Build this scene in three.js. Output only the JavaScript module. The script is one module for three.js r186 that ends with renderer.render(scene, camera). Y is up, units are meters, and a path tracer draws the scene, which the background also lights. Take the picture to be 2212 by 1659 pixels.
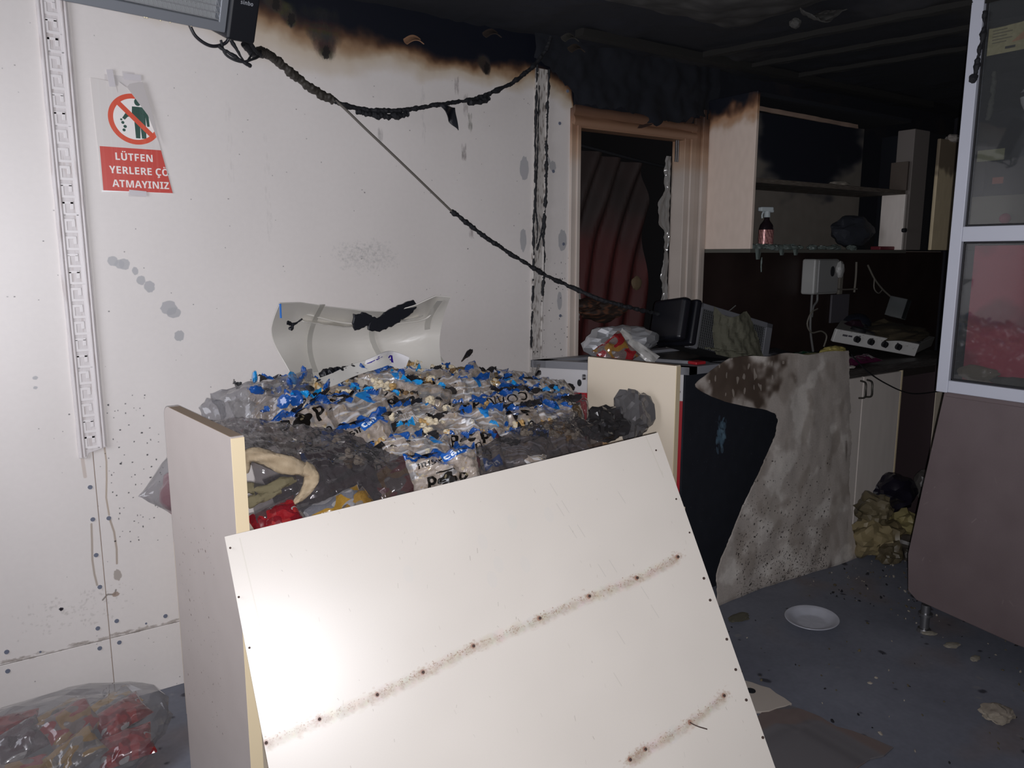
import * as THREE from 'three';
import { RoundedBoxGeometry } from 'three/addons/geometries/RoundedBoxGeometry.js';
import { mergeGeometries, mergeVertices, toCreasedNormals } from 'three/addons/utils/BufferGeometryUtils.js';
import { RectAreaLightUniformsLib } from 'three/addons/lights/RectAreaLightUniformsLib.js';
import { ImprovedNoise } from 'three/addons/math/ImprovedNoise.js';

// ---------- camera, light, exposure ----------
// World: x runs along the long white wall (plane z = 0), y is up, z comes out of the wall into the room. Metres.
const scene = new THREE.Scene();
scene.background = new THREE.Color(0x000000);
const camera = new THREE.PerspectiveCamera(53.05, 2212 / 1659, 0.02, 40);
camera.position.set(0, 1.5, 2.74);
camera.rotation.order = 'YXZ';
camera.rotation.set(-9.5 * Math.PI / 180, -34.2 * Math.PI / 180, 0);
camera.updateMatrixWorld(true);
const renderer = new THREE.WebGLRenderer({ antialias: true });
renderer.toneMapping = THREE.LinearToneMapping;
renderer.toneMappingExposure = 1.0;
renderer.shadowMap.enabled = true;
// the only light: the flash of the phone that took the picture, beside its lens
const FLASH = { intensity: 11.4, color: 0xfbfaff, angle: 58, penumbra: 0.5 };
const phone = new THREE.Group(); phone.name = 'phone'; scene.add(phone);
phone.userData = { label: 'black phone held up with its white flash lit, facing the burnt room', category: 'phone' };
phone.position.copy(camera.position); phone.quaternion.copy(camera.quaternion);
{
  const body = new THREE.Mesh(new RoundedBoxGeometry(0.148, 0.072, 0.008, 2, 0.003), new THREE.MeshStandardMaterial({ color: 0x111215, roughness: 0.4 }));
  body.name = 'phone_body'; body.position.set(0.05, -0.02, 0.028); phone.add(body);
  const led = new THREE.Mesh(new THREE.CylinderGeometry(0.004, 0.004, 0.0015, 20).rotateX(Math.PI / 2), new THREE.MeshStandardMaterial({ color: 0xffffff, emissive: 0xfff3ec, emissiveIntensity: 6 }));
  led.name = 'flash_lamp'; led.position.set(0.012, -0.007, 0.0232); phone.add(led);
  const spot = new THREE.SpotLight(FLASH.color, FLASH.intensity, 0, FLASH.angle * Math.PI / 180, FLASH.penumbra, 2);
  spot.name = 'flash'; spot.castShadow = true; spot.shadow.radius = 0.25; spot.shadow.mapSize.set(2048, 2048);
  spot.position.set(0.012, -0.007, 0.0205); spot.target.position.set(0.012, 0.05, -1); phone.add(spot, spot.target);
}

// daylight through an opening in the end wall to the viewer's left (outside the picture)
const DAY = { x: -1.0, y0: 1.05, y1: 2.15, z0: 0.45, z1: 1.35, radiance: 5.3, color: 0xf3f5ff };
{
  RectAreaLightUniformsLib.init();
  const l = new THREE.RectAreaLight(DAY.color, DAY.radiance, DAY.z1 - DAY.z0, DAY.y1 - DAY.y0); l.name = 'daylight';
  l.position.set(DAY.x - 0.03, (DAY.y0 + DAY.y1) / 2, (DAY.z0 + DAY.z1) / 2); l.lookAt(5, l.position.y, l.position.z); scene.add(l);
}
// ---------- helpers ----------
const R = (d) => d * Math.PI / 180, lerp = THREE.MathUtils.lerp, clamp = THREE.MathUtils.clamp, smooth = THREE.MathUtils.smoothstep;
function rng(seed) { let s = seed >>> 0; return () => { s = (s + 0x6d2b79f5) | 0; let t = Math.imul(s ^ (s >>> 15), 1 | s); t = (t + Math.imul(t ^ (t >>> 7), 61 | t)) ^ t; return ((t ^ (t >>> 14)) >>> 0) / 4294967296; }; }
const PN = new ImprovedNoise();
const noise = (x, y, z = 0) => PN.noise(x + 100.3, y + 57.7, z + 31.1);
const fbm = (x, y, z = 0, o = 3) => { let s = 0, a = 1, f = 1; for (let i = 0; i < o; i++) { s += a * noise(x * f, y * f, z + i * 9.7); a *= 0.5; f *= 2.03; } return s; };
function folds(seed, n = 7, scale = 1) {              // creases of crumpled film: triangle waves across random directions
  const r = rng(seed), L = [];
  for (let i = 0; i < n; i++) { const a = r() * 6.283, b = r() * 2 - 1, c = Math.sqrt(1 - b * b), f = scale * (0.6 + r() * 2.2); L.push([Math.cos(a) * c * f, Math.sin(a) * c * f, b * f, r(), 1 / (0.7 + f / scale)]); }
  return (x, y, z) => { let s = 0; for (const [a, b, c, p, w] of L) { const t = a * x + b * y + c * z + p; s += w * (Math.abs((t - Math.floor(t)) * 2 - 1) - 0.5); } return s / n; };
}
const pl = (table, x) => { if (x <= table[0][0]) return table[0][1]; for (let i = 1; i < table.length; i++) if (x <= table[i][0]) { const [a, b] = table[i - 1], [c, d] = table[i]; return b + (d - b) * (x - a) / (c - a); } return table[table.length - 1][1]; };
const taken = new Map();
function numbered(n) { const k = taken.get(n) ?? 0; taken.set(n, k + 1); return k ? n + '_' + String(k).padStart(3, '0') : n; }
function tag(o, label, category, group, kind) { o.userData = { label, category }; if (group) o.userData.group = group; if (kind) o.userData.kind = kind; return o; }
function thing(name, label, category, pos = [0, 0, 0], turn = 0, group) { const o = new THREE.Group(); o.name = numbered(name); scene.add(o); o.position.set(...pos); o.rotation.y = turn; return tag(o, label, category, group); }
function part(name, geo, mat, parent, label) { const m = new THREE.Mesh(Array.isArray(geo) ? join(geo) : geo, mat); m.name = parent === scene ? numbered(name) : name; m.castShadow = m.receiveShadow = true; parent.add(m); if (label) m.userData.label = label; return m; }
function single(name, geo, mat, label, category, group, kind) { return tag(part(name, geo, mat, scene), label, category, group, kind); }
function structure(name, geo, mat, label) { const m = geo ? part(name, geo, mat, scene) : (() => { const g = new THREE.Group(); g.name = numbered(name); scene.add(g); return g; })(); m.userData = { kind: 'structure', label }; return m; }
function join(list) { const L = list.map((g) => { const n = g.index ? g.toNonIndexed() : g.clone(); for (const k of Object.keys(n.attributes)) if (!['position', 'normal', 'uv'].includes(k)) n.deleteAttribute(k); if (!n.attributes.uv) n.setAttribute('uv', new THREE.BufferAttribute(new Float32Array(n.attributes.position.count * 2), 2)); return n; }); return mergeGeometries(L); }
function box(w, h, d, x = 0, y = 0, z = 0, r = 0.002) { const g = new RoundedBoxGeometry(w, h, d, 1, Math.min(r, w / 2.1, h / 2.1, d / 2.1)); return g.translate(x, y, z); }
const span = (x0, x1, y0, y1, z0, z1, r) => box(x1 - x0, y1 - y0, z1 - z0, (x0 + x1) / 2, (y0 + y1) / 2, (z0 + z1) / 2, r);
const cyl = (r0, r1, h, n = 20) => new THREE.CylinderGeometry(r0, r1, h, n);
const V = (a) => new THREE.Vector3(...a);
function tube(pts, r, seg = 40, rad = 8) { return new THREE.TubeGeometry(new THREE.CatmullRomCurve3(pts.map(V)), seg, r, rad); }
function charTube(pts, r, seed, amp = 0.35, seg = 160, rad = 9) {      // a burnt cable: thickness varies, crusts stand off it
  const g = tube(pts, r, seg, rad), p = g.attributes.position, n = g.attributes.normal; amp *= 0.6;
  for (let i = 0; i < p.count; i++) { const x = p.getX(i), y = p.getY(i), z = p.getZ(i); const k = amp * r * (2.2 * noise(x * 38 + seed, y * 38, z * 38) + 1.4 * noise(x * 110, y * 110 + seed, z * 110) + 0.2); p.setXYZ(i, x + n.getX(i) * k, y + n.getY(i) * k, z + n.getZ(i) * k); }
  g.computeVertexNormals(); return g;
}
// closed thin sheet over a function (u, v) -> [x, y, z]; th is its thickness
function sheet(fn, nu, nv, th = 0.002) {   // th = 0: one film layer
  const P = [], N = [], uv = [], idx = [], at = (u, v) => V(fn(u, v)), e = 1e-3;
  for (let j = 0; j <= nv; j++) for (let i = 0; i <= nu; i++) {
    const u = i / nu, v = j / nv, p = at(u, v), du = at(Math.min(1, u + e), v).sub(at(Math.max(0, u - e), v)), dv = at(u, Math.min(1, v + e)).sub(at(u, Math.max(0, v - e)));
    P.push(p); N.push(du.cross(dv).normalize()); uv.push(u, v);
  }
  const pos = [], n = P.length, nor = [];
  for (const s of [1, -1]) P.forEach((p, k) => { pos.push(p.x + N[k].x * s * th / 2, p.y + N[k].y * s * th / 2, p.z + N[k].z * s * th / 2); });
  const w = nu + 1, q = (a, b, c, d) => idx.push(a, b, c, a, c, d), film1 = th === 0;
  if (film1) { pos.length = n * 3; for (let j = 0; j < nv; j++) for (let i = 0; i < nu; i++) { const a = j * w + i; q(a, a + 1, a + w + 1, a + w); } }
  else {
  for (let j = 0; j < nv; j++) for (let i = 0; i < nu; i++) { const a = j * w + i; q(a, a + 1, a + w + 1, a + w); q(n + a, n + a + w, n + a + w + 1, n + a + 1); }
  for (let i = 0; i < nu; i++) { q(i, n + i, n + i + 1, i + 1); const a = nv * w + i; q(a, a + 1, n + a + 1, n + a); }
  for (let j = 0; j < nv; j++) { const a = j * w; q(a, a + w, n + a + w, n + a); const b = j * w + nu; q(b, n + b, n + b + w, b + w); } }
  const g = new THREE.BufferGeometry();
  g.setAttribute('position', new THREE.Float32BufferAttribute(pos, 3)); g.setAttribute('uv', new THREE.Float32BufferAttribute(film1 ? uv : [...uv, ...uv], 2)); g.setIndex(idx);
  g.computeVertexNormals(); return toCreasedNormals(g, 0.9);
}
// filled bag lying in its own xy plane, front towards +z, sealed edges left and right or all round
function pillow(w, h, t, seed, { nu = 26, nv = 26, crease = 0.012, flat = 0.55, fold = 9, lump = 0.012, top = 0 } = {}) {
  const f = folds(seed, 9, fold), f2 = folds(seed + 5, 6, fold * 2.4), pos = [], uv = [], idx = [], rim = (a) => Math.pow(Math.max(0, 1 - Math.pow(Math.abs(a), 2.6)), flat);
  for (const s of [1, -1]) for (let j = 0; j <= nv; j++) for (let i = 0; i <= nu; i++) {
    const a = i / nu * 2 - 1, b = j / nv * 2 - 1, body = rim(a) * rim(b), pinch = 1 - 0.1 * (1 - Math.abs(b)) * a * a;
    let x = a * w / 2 * pinch, y = b * h / 2 * (1 - 0.07 * (1 - Math.abs(a)) * b * b), z = s * t / 2 * body;
    const edge = 0.25 + body, c = crease * (f(x + s, y, z) + 0.5 * f2(x, y - s, z)) * 2.2, l = lump * noise(x * 26 + seed, y * 26, s * 3) * body;
    z += c * edge * s + l * s + 0.5 * crease * f(x * 1.3, y * 1.3, seed) * (1 - body); x += 0.35 * c; y += 0.5 * c + (b > 0.7 ? top * (b - 0.7) / 0.3 * noise(x * 45, seed, 3) : 0);
    pos.push(x, y, z); uv.push(s > 0 ? i / nu : 1 - i / nu, j / nv);
  }
  const W = nu + 1, n = W * (nv + 1);
  for (let j = 0; j < nv; j++) for (let i = 0; i < nu; i++) { const a = j * W + i; idx.push(a, a + 1, a + W + 1, a, a + W + 1, a + W, n + a, n + a + W + 1, n + a + 1, n + a, n + a + W, n + a + W + 1); }
  const g = new THREE.BufferGeometry(); g.setAttribute('position', new THREE.Float32BufferAttribute(pos, 3)); g.setAttribute('uv', new THREE.Float32BufferAttribute(uv, 2)); g.setIndex(idx);
  const L = [], q = (a, b) => { L.push(a, a + n, b + n, a, b + n, b); }; for (let i = 0; i < nu; i++) { q(i, i + 1); q(nv * W + i + 1, nv * W + i); } for (let j = 0; j < nv; j++) { q((j + 1) * W, j * W); q(j * W + nu, (j + 1) * W + nu); }
  g.setIndex([...idx, ...L]); g.computeVertexNormals(); return toCreasedNormals(g, 0.55);
}
// crumpled blob
function blob(rx, ry, rz, seed, amp = 0.25, detail = 4, fold = 3, ang = 0.5) {
  let g = mergeVertices(new THREE.IcosahedronGeometry(1, detail).deleteAttribute('uv').deleteAttribute('normal')); const p = g.attributes.position, f = folds(seed, 9, fold);
  for (let i = 0; i < p.count; i++) { const x = p.getX(i), y = p.getY(i), z = p.getZ(i), k = 1 + amp * (2.2 * f(x, y, z) + 0.8 * noise(x * 1.7 + seed, y * 1.7, z * 1.7)); p.setXYZ(i, x * k * rx, y * k * ry, z * k * rz); }
  g.setAttribute('uv', new THREE.Float32BufferAttribute(Array.from({ length: p.count }, (_, i) => [p.getX(i) / rx * 0.5 + 0.5, p.getY(i) / ry * 0.5 + 0.5]).flat(), 2)); g.computeVertexNormals(); return toCreasedNormals(g, ang);
}
// flat outline cut from board: points in xy, thickness along z (centred)
function cut(points, th, bevel = 0.001) { const s = new THREE.Shape(points.map(([x, y]) => new THREE.Vector2(x, y))); const g = new THREE.ExtrudeGeometry(s, { depth: th - 2 * bevel, bevelEnabled: true, bevelThickness: bevel, bevelSize: bevel, bevelSegments: 1, curveSegments: 6 }); return g.translate(0, 0, -th / 2 + bevel); }
function ragged(points, step, amp, seed) { const r = rng(seed), out = []; points.forEach((a, i) => { const b = points[(i + 1) % points.length], d = Math.hypot(b[0] - a[0], b[1] - a[1]), n = Math.max(1, Math.round(d / step)); for (let k = 0; k < n; k++) { const t = k / n; out.push([a[0] + (b[0] - a[0]) * t + (k ? (r() - 0.5) * amp : 0), a[1] + (b[1] - a[1]) * t + (k ? (r() - 0.5) * amp : 0)]); } }); return out; }
function uvBy(g, fu, fv) { const p = g.attributes.position, a = new Float32Array(p.count * 2); for (let i = 0; i < p.count; i++) { a[2 * i] = fu(p.getX(i), p.getY(i), p.getZ(i)); a[2 * i + 1] = fv(p.getX(i), p.getY(i), p.getZ(i)); } g.setAttribute('uv', new THREE.BufferAttribute(a, 2)); return g; }
function frameOf(ex, ey, ez, o) { return new THREE.Matrix4().makeBasis(ex, ey, ez).setPosition(o); }

// ---------- textures ----------
function canvasTex(w, h, base, draw, wrap = false) {
  const c = document.createElement('canvas'); c.width = w; c.height = h; const x = c.getContext('2d');
  if (base) { const im = x.createImageData(w, h), d = im.data; for (let j = 0, k = 0; j < h; j++) for (let i = 0; i < w; i++, k += 4) { const q = base(i, j); d[k] = q[0]; d[k + 1] = q[1]; d[k + 2] = q[2]; d[k + 3] = 255; } x.putImageData(im, 0, 0); }
  if (draw) draw(x, w, h);
  const t = new THREE.CanvasTexture(c); t.colorSpace = THREE.SRGBColorSpace; if (wrap) t.wrapS = t.wrapT = THREE.RepeatWrapping; t.anisotropy = 8; return t;
}
const mixc = (a, b, t) => [a[0] + (b[0] - a[0]) * t, a[1] + (b[1] - a[1]) * t, a[2] + (b[2] - a[2]) * t];
function ramp(stops, t) { if (t <= stops[0][0]) return stops[0][1]; for (let i = 1; i < stops.length; i++) if (t <= stops[i][0]) return mixc(stops[i - 1][1], stops[i][1], (t - stops[i - 1][0]) / (stops[i][0] - stops[i - 1][0])); return stops[stops.length - 1][1]; }
const SOOT = [17, 20, 30];
// ---------- materials ----------
const M = (o) => new THREE.MeshStandardMaterial(o), MP = (o) => new THREE.MeshPhysicalMaterial(o);
const soot = M({ color: 0x12151d, roughness: 0.95 }), sootGloss = M({ color: 0x14161d, roughness: 0.42 }), char = M({ color: 0x17181d, roughness: 0.75 });
const creamEdge = M({ color: 0xf0ddb8, roughness: 0.5 }), creamBoard = M({ color: 0xeddfca, roughness: 0.55 }), rawEdge = M({ color: 0x8d7a66, roughness: 0.9 }), darkEdge = M({ color: 0x2b2420, roughness: 0.9 });
const whiteTrim = M({ color: 0xd8d3d0, roughness: 0.5 }), steel = M({ color: 0x9a9a9c, roughness: 0.35, metalness: 0.9 }), alu = M({ color: 0xc9ccd8, roughness: 0.45, metalness: 0.08 });
const screwMat = M({ color: 0x6c7282, roughness: 0.5 }), nailMat = M({ color: 0x4a3a34, roughness: 0.7, metalness: 0.3 });
const film = MP({ color: 0xe2e2e4, transmission: 0.92, thickness: 0, roughness: 0.07, ior: 1.45 });
const smokyFilm = MP({ color: 0xb0adaf, transmission: 0.91, thickness: 0, roughness: 0.05, ior: 1.45 });
const blackFilm = MP({ color: 0xa09ea0, transmission: 0.7, thickness: 0, roughness: 0.12, ior: 1.5 });
const blueFilm = MP({ color: 0x1a4f98, roughness: 0.22, clearcoat: 0.8, clearcoatRoughness: 0.08 }), cyanFilm = MP({ color: 0x1d93d8, roughness: 0.2, clearcoat: 0.8, clearcoatRoughness: 0.08 });

// ================= the setting =================
const WX0 = -0.95, WW = 3.2, WH = 2.42, PXM = 640;
const burnLine = [[0.2, 2.46], [0.55, 2.42], [0.84, 2.35], [0.93, 2.325], [1.06, 2.295], [1.24, 2.293], [1.4, 2.27], [1.53, 2.256], [1.72, 2.262], [1.9, 2.268], [1.99, 2.285], [2.09, 2.25], [2.17, 2.2], [2.2, 2.08], [2.3, 2.05]];
const wallMap = canvasTex(2048, 1549, (i, j) => {
  const X = WX0 + i / PXM, y = WH - j / PXM;
  const grime = fbm(X * 2.1, y * 1.3, 1, 3) * 5 + noise(X * 9, y * 1.2, 4) * 2.2 + noise(X * 60, y * 60, 8) * 1.6;
  let c = [224 + grime, 218 + grime, 214 + grime];
  const n = 0.022 * fbm(X * 7, y * 7, 2, 3) + 0.003 * noise(X * 70, y * 60, 3), w = lerp(0.15, 0.075, smooth(X, 0.9, 1.5)), d = (y - pl(burnLine, X) + n) / w;
  if (d > -1.6) { const g = 0.1 * fbm(X * 16, y * 14, 6, 3); c = mixc(c, ramp([[-1.5, c], [-0.8, [200, 186, 168]], [-0.42, [154, 126, 98]], [-0.2, [92, 67, 50]], [-0.02, [44, 34, 34]], [0.15, SOOT]], d + g), smooth(d, -1.6, -1.1)); }
  return c;
}, (x) => {
  const at = (X, y) => [(X - WX0) * PXM, (WH - y) * PXM], r = rng(11);
  const spot = (X, y, rx, ry, col, ang = 0, rough = 0.14) => { const [px, py] = at(X, y); x.fillStyle = col; x.beginPath(); const k = 22; for (let i = 0; i < k; i++) { const a = i / k * 6.283, q = 1 + (r() - 0.5) * 2 * rough, u = Math.cos(a) * rx * PXM * q, v = Math.sin(a) * ry * PXM * q; x.lineTo(px + u * Math.cos(ang) - v * Math.sin(ang), py + u * Math.sin(ang) + v * Math.cos(ang)); } x.closePath(); x.fill(); };
  const damp = 'rgba(168,168,170,0.8)';
  for (const [X, y, a, b] of [[0.34, 1.482, 0.015, 0.016], [0.358, 1.472, 0.014, 0.014], [0.372, 1.472, 0.016, 0.018], [0.402, 1.45, 0.009, 0.013], [0.417, 1.42, 0.013, 0.015], [0.44, 1.4, 0.016, 0.019], [0.494, 1.328, 0.026, 0.023], [0.508, 1.312, 0.022, 0.018], [0.52, 1.235, 0.016, 0.018], [1.925, 1.86, 0.022, 0.05], [2.03, 1.9, 0.03, 0.03], [2.075, 1.88, 0.018, 0.022], [2.132, 1.565, 0.024, 0.045], [1.92, 1.565, 0.016, 0.05], [2.12, 1.3, 0.014, 0.04], [0.1, 1.13, 0.007, 0.006], [0.098, 1.1, 0.006, 0.005]]) spot(X, y, a, b, damp, 0, 0.1);
  // soot smears hanging below the burn line
  const smear = (X, y0, y1, w, dark) => { for (let i = 0; i < 900; i++) { const t = r(), y = lerp(y0, y1, t), q = w * (1 - 0.7 * t * t) * (r() + r() - 1); spot(X + q + 0.02 * t, y, 0.004 + 0.008 * r(), 0.012 + 0.014 * r(), 'rgba(52,44,40,' + (dark * 0.32 * (0.25 + 0.75 * t)) + ')'); } spot(X + 0.02, y1 + 0.006, 0.012, 0.022, 'rgba(30,27,28,0.8)', 0.15, 0.3); };
  smear(1.05, 2.34, 2.2, 0.085, 0.2); smear(0.93, 2.33, 2.288, 0.03, 0.14); smear(1.72, 2.27, 2.235, 0.03, 0.3); smear(0.88, 2.36, 2.33, 0.04, 0.2);
  for (const [X, y, h, o] of [[1.6, 2.18, 0.05, 0.22], [1.64, 2.12, 0.07, 0.25], [1.66, 2.05, 0.06, 0.3], [1.63, 1.93, 0.05, 0.32], [1.45, 2.13, 0.2, 0.1], [0.72, 2.0, 0.25, 0.06], [0.84, 1.9, 0.35, 0.07], [1.27, 1.96, 0.04, 0.14], [1.66, 1.63, 0.05, 0.22], [2.02, 1.24, 0.03, 0.3]]) for (let i = 0; i < 26; i++) spot(X + (r() - 0.5) * 0.018, y - h * r(), 0.003, 0.012, 'rgba(80,74,72,' + o * 0.4 + ')', 0, 0.3);
  // brushed soot above the curled sheet
  for (let i = 0; i < 900; i++) { const a = r() * 6.28, q = Math.sqrt(r()) * (0.6 + 0.5 * noise(Math.cos(a) * 3, Math.sin(a) * 3, i % 3)); spot(1.2 + Math.cos(a) * 0.2 * q, 1.5 + Math.sin(a) * 0.09 * q, 0.001 + r() * r() * 0.008, 0.001 + r() * 0.004, 'rgba(124,119,114,0.07)', r() * 3, 0.4); }
  // glue runs and dirt along the bare seam under the broken strip
  const run = (pts, w, col) => { x.strokeStyle = col; x.lineWidth = w * PXM; x.lineJoin = x.lineCap = 'round'; x.beginPath(); pts.forEach(([X, y], i) => { const [a, b] = at(X, y); i ? x.lineTo(a, b) : x.moveTo(a, b); }); x.stroke(); };
  run([[0.27, 0.89], [0.272, 0.84], [0.268, 0.78], [0.262, 0.72], [0.266, 0.66]], 0.005, 'rgba(176,160,144,0.9)'); run([[0.266, 0.65], [0.276, 0.6], [0.279, 0.54], [0.276, 0.49]], 0.006, 'rgba(170,156,142,0.9)');
  run([[0.213, 0.64], [0.21, 0.58], [0.206, 0.52], [0.208, 0.47], [0.213, 0.43]], 0.006, 'rgba(170,158,146,0.9)'); run([[0.205, 0.86], [0.207, 0.82], [0.208, 0.8]], 0.01, 'rgba(196,184,174,0.8)');
  run([[0.225, 0.375], [0.24, 0.39], [0.262, 0.385], [0.266, 0.4]], 0.005, 'rgba(120,112,106,0.8)'); spot(0.275, 0.45, 0.012, 0.02, 'rgba(150,140,132,0.7)'); spot(0.264, 0.385, 0.012, 0.008, 'rgba(150,130,118,0.8)');
  for (let i = 0; i < 160; i++) spot(0.15 + 0.2 * (r() + r() - 1), 0.36 + 0.12 * (r() - 0.5), 0.001 + 0.004 * r(), 0.001 + 0.004 * r(), 'rgba(140,132,128,0.16)', 0, 0.5);
  for (let i = 0; i < 90; i++) spot(-0.2 + 0.7 * r(), 0.238 + 0.012 * (r() - 0.2), 0.004 + 0.014 * r(), 0.002 + 0.003 * r(), 'rgba(150,140,132,0.4)', 0, 0.4);
  for (let i = 0; i < 420; i++) { const X = WX0 + r() * WW, y = r() * 2.2; spot(X, y, 0.0008 + 0.0022 * r() * r(), 0.0008 + 0.002 * r() * r(), 'rgba(40,38,40,' + (0.3 + 0.6 * r()) + ')', 0, 0.3); }
  for (let i = 0; i < 70; i++) spot(0.27 + 0.17 * r(), 0.55 + 0.5 * r(), 0.001 + 0.003 * r() * r(), 0.001 + 0.003 * r() * r(), 'rgba(25,24,28,0.9)', 0, 0.4);
  for (let i = 0; i < 60; i++) spot(1.98 + 0.2 * r(), 1.0 + 0.5 * r(), 0.001 + 0.003 * r() * r(), 0.001 + 0.003 * r() * r(), 'rgba(25,24,28,0.9)', 0, 0.4);
  spot(0.106, 0.375, 0.006, 0.006, 'rgba(18,16,26,1)', 0.4, 0.3);
  // sticky-tape marks above the poster, a drip stain
  x.fillStyle = 'rgba(170,162,166,0.35)'; for (const [X, y, w, h] of [[0.36, 2.045, 0.1, 0.03], [0.4, 1.695, 0.05, 0.012], [0.41, 2.06, 0.035, 0.02]]) { const [a, b] = at(X, y); x.fillRect(a, b, w * PXM, h * PXM); }
});
const wallMat = M({ map: wallMap, roughness: 0.42 });
const uvWall = (g) => uvBy(g, (x) => (x - WX0) / WW, (x, y) => y / WH);
const wallBack = structure('wall_back', null, null, 'long white panelled wall, scorched black along its top');
const gap = 0.0011;
for (const [a, b, c, d] of [[-1.02, 0.236 - gap, 0.2345 + gap, 2.42], [0.236 + gap, 1.985 - gap, 0.2345 + gap, 2.42], [1.985 + gap, 2.185, 0.0, 2.42], [-1.02, 0.236 - gap, 0, 0.2345 - gap], [0.236 + gap, 1.985 - gap, 0, 0.2345 - gap]]) part('wall_panel', uvWall(span(a, b, c, d, -0.012, 0, 0.0015)), wallMat, wallBack);
part('backing', [span(-1.02, 2.185, 0, 2.42, -0.06, -0.012), span(2.185, 2.94, 2.07, 2.42, -0.06, -0.012), span(2.94, 5.46, 0, 2.42, -0.06, -0.012)], M({ color: 0xcab8aa, roughness: 0.9 }), wallBack);
const screwGeo = cyl(0.0066, 0.0072, 0.003, 14).rotateX(Math.PI / 2).translate(0, 0, 0.0012);
for (const [X, y] of [[0.219, 0.763], [0.218, 0.655], [0.264, 0.65], [0.218, 0.533], [0.22, 0.422], [0.203, 0.281], [0.26, 0.291], [0.203, 0.21], [0.262, 0.213], [0.41, 0.267], [0.348, 0.257], [-0.051, 0.275], [-0.054, 0.211], [0.037, 0.248], [-0.053, 0.034], [0.205, 0.044], [0.258, 0.049], [2.151, 2.197], [2.138, 1.549], [2.124, 1.232], [2.078, 1.858], [2.11, 2.06]]) { const m = part('screw', screwGeo, screwMat, wallBack); m.position.set(X, y, 0); if (X === 0.348 || X === 0.037) m.scale.setScalar(0.5); }
// charred panel over the door and the kitchen end of the wall
const sootMap = canvasTex(1024, 512, (i, j) => { const X = i / 200, y = 2.42 - j / 211; const g = fbm(X * 3, y * 3, 3, 4), brown = smooth(g, 0.25, 0.7) * 0.5; let c = mixc(SOOT, [52, 40, 36], brown); const n = noise(X * 40, y * 40); c = c.map((v) => v + n * 4); return c; });
const sootWall = M({ map: sootMap, roughness: 0.9 }), uvSoot = (g) => uvBy(g, (x) => (x - 1.9) / 5.1, (x, y) => y / 2.42);
part('wall_panel', uvSoot(span(2.19, 2.94, 2.1, 2.42, -0.012, 0.001)), sootWall, wallBack);
part('wall_panel', uvSoot(span(2.94, 5.46, 1.525, 2.42, -0.012, 0.0)), sootWall, wallBack);
part('splashback', span(2.94, 5.46, 0, 1.522, -0.012, 0.004), M({ map: canvasTex(512, 256, (i, j) => { const g = fbm(i / 40, j / 40, 2, 3) * 8; return [43 + g, 31 + g, 28 + g]; }), roughness: 0.6 }), wallBack, 'dark brown splashback');
// blistered char hanging off the wall top, over the door
part('charred_lining', [sheet((u, v) => { const X = lerp(1.96, 3.08, u), b = pl([[1.96, 2.3], [2.08, 2.255], [2.17, 2.2], [2.2, 2.15], [2.3, 2.14], [2.42, 2.15], [2.5, 2.13], [2.58, 2.095], [2.66, 2.1], [2.72, 2.125], [2.8, 2.12], [2.87, 2.15], [2.95, 2.17], [3.08, 2.2]], X) + 0.018 * noise(X * 30, 1) + 0.008 * noise(X * 90, 2); const y = lerp(b, 2.4, v); return [X, y, 0.014 + 0.028 * fbm(X * 7, y * 7, 2) * (1 - 0.3 * v) + 0.012]; }, 90, 26, 0.004)], soot, wallBack);
const rightWall = structure('wall_right', span(5.4, 5.5, 0, 2.42, -0.06, 5.3), M({ color: 0x24242b, roughness: 0.9 }), 'dark sooted end wall behind the kitchen');
structure('wall_left', [span(-1.1, -1.0, 0, DAY.y0, -0.06, 5.3), span(-1.1, -1.0, DAY.y1, 2.42, -0.06, 5.3), span(-1.1, -1.0, DAY.y0, DAY.y1, -0.06, DAY.z0), span(-1.1, -1.0, DAY.y0, DAY.y1, DAY.z1, 5.3)], M({ color: 0xb9b3ae, roughness: 0.8 }), 'pale end wall to the left of the viewer with a window in it');
{ const w = structure('window_1', null, null, 'daylit window in the end wall to the left'); part('window_pane', span(-1.075, -1.07, DAY.y0, DAY.y1, DAY.z0, DAY.z1), M({ color: 0xdfe4ea, roughness: 0.4, emissive: DAY.color, emissiveIntensity: 0.8 }), w); part('window_frame', [span(-1.08, -1.04, DAY.y0, DAY.y0 + 0.03, DAY.z0, DAY.z1), span(-1.08, -1.04, DAY.y1 - 0.03, DAY.y1, DAY.z0, DAY.z1), span(-1.08, -1.04, DAY.y0, DAY.y1, DAY.z0, DAY.z0 + 0.03), span(-1.08, -1.04, DAY.y0, DAY.y1, DAY.z1 - 0.03, DAY.z1)], whiteTrim, w); }
structure('wall_front', span(-2.5, 5.5, 0, 2.42, 5.2, 5.3), M({ color: 0x77726e, roughness: 0.9 }), 'grey wall behind the viewer');
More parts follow.
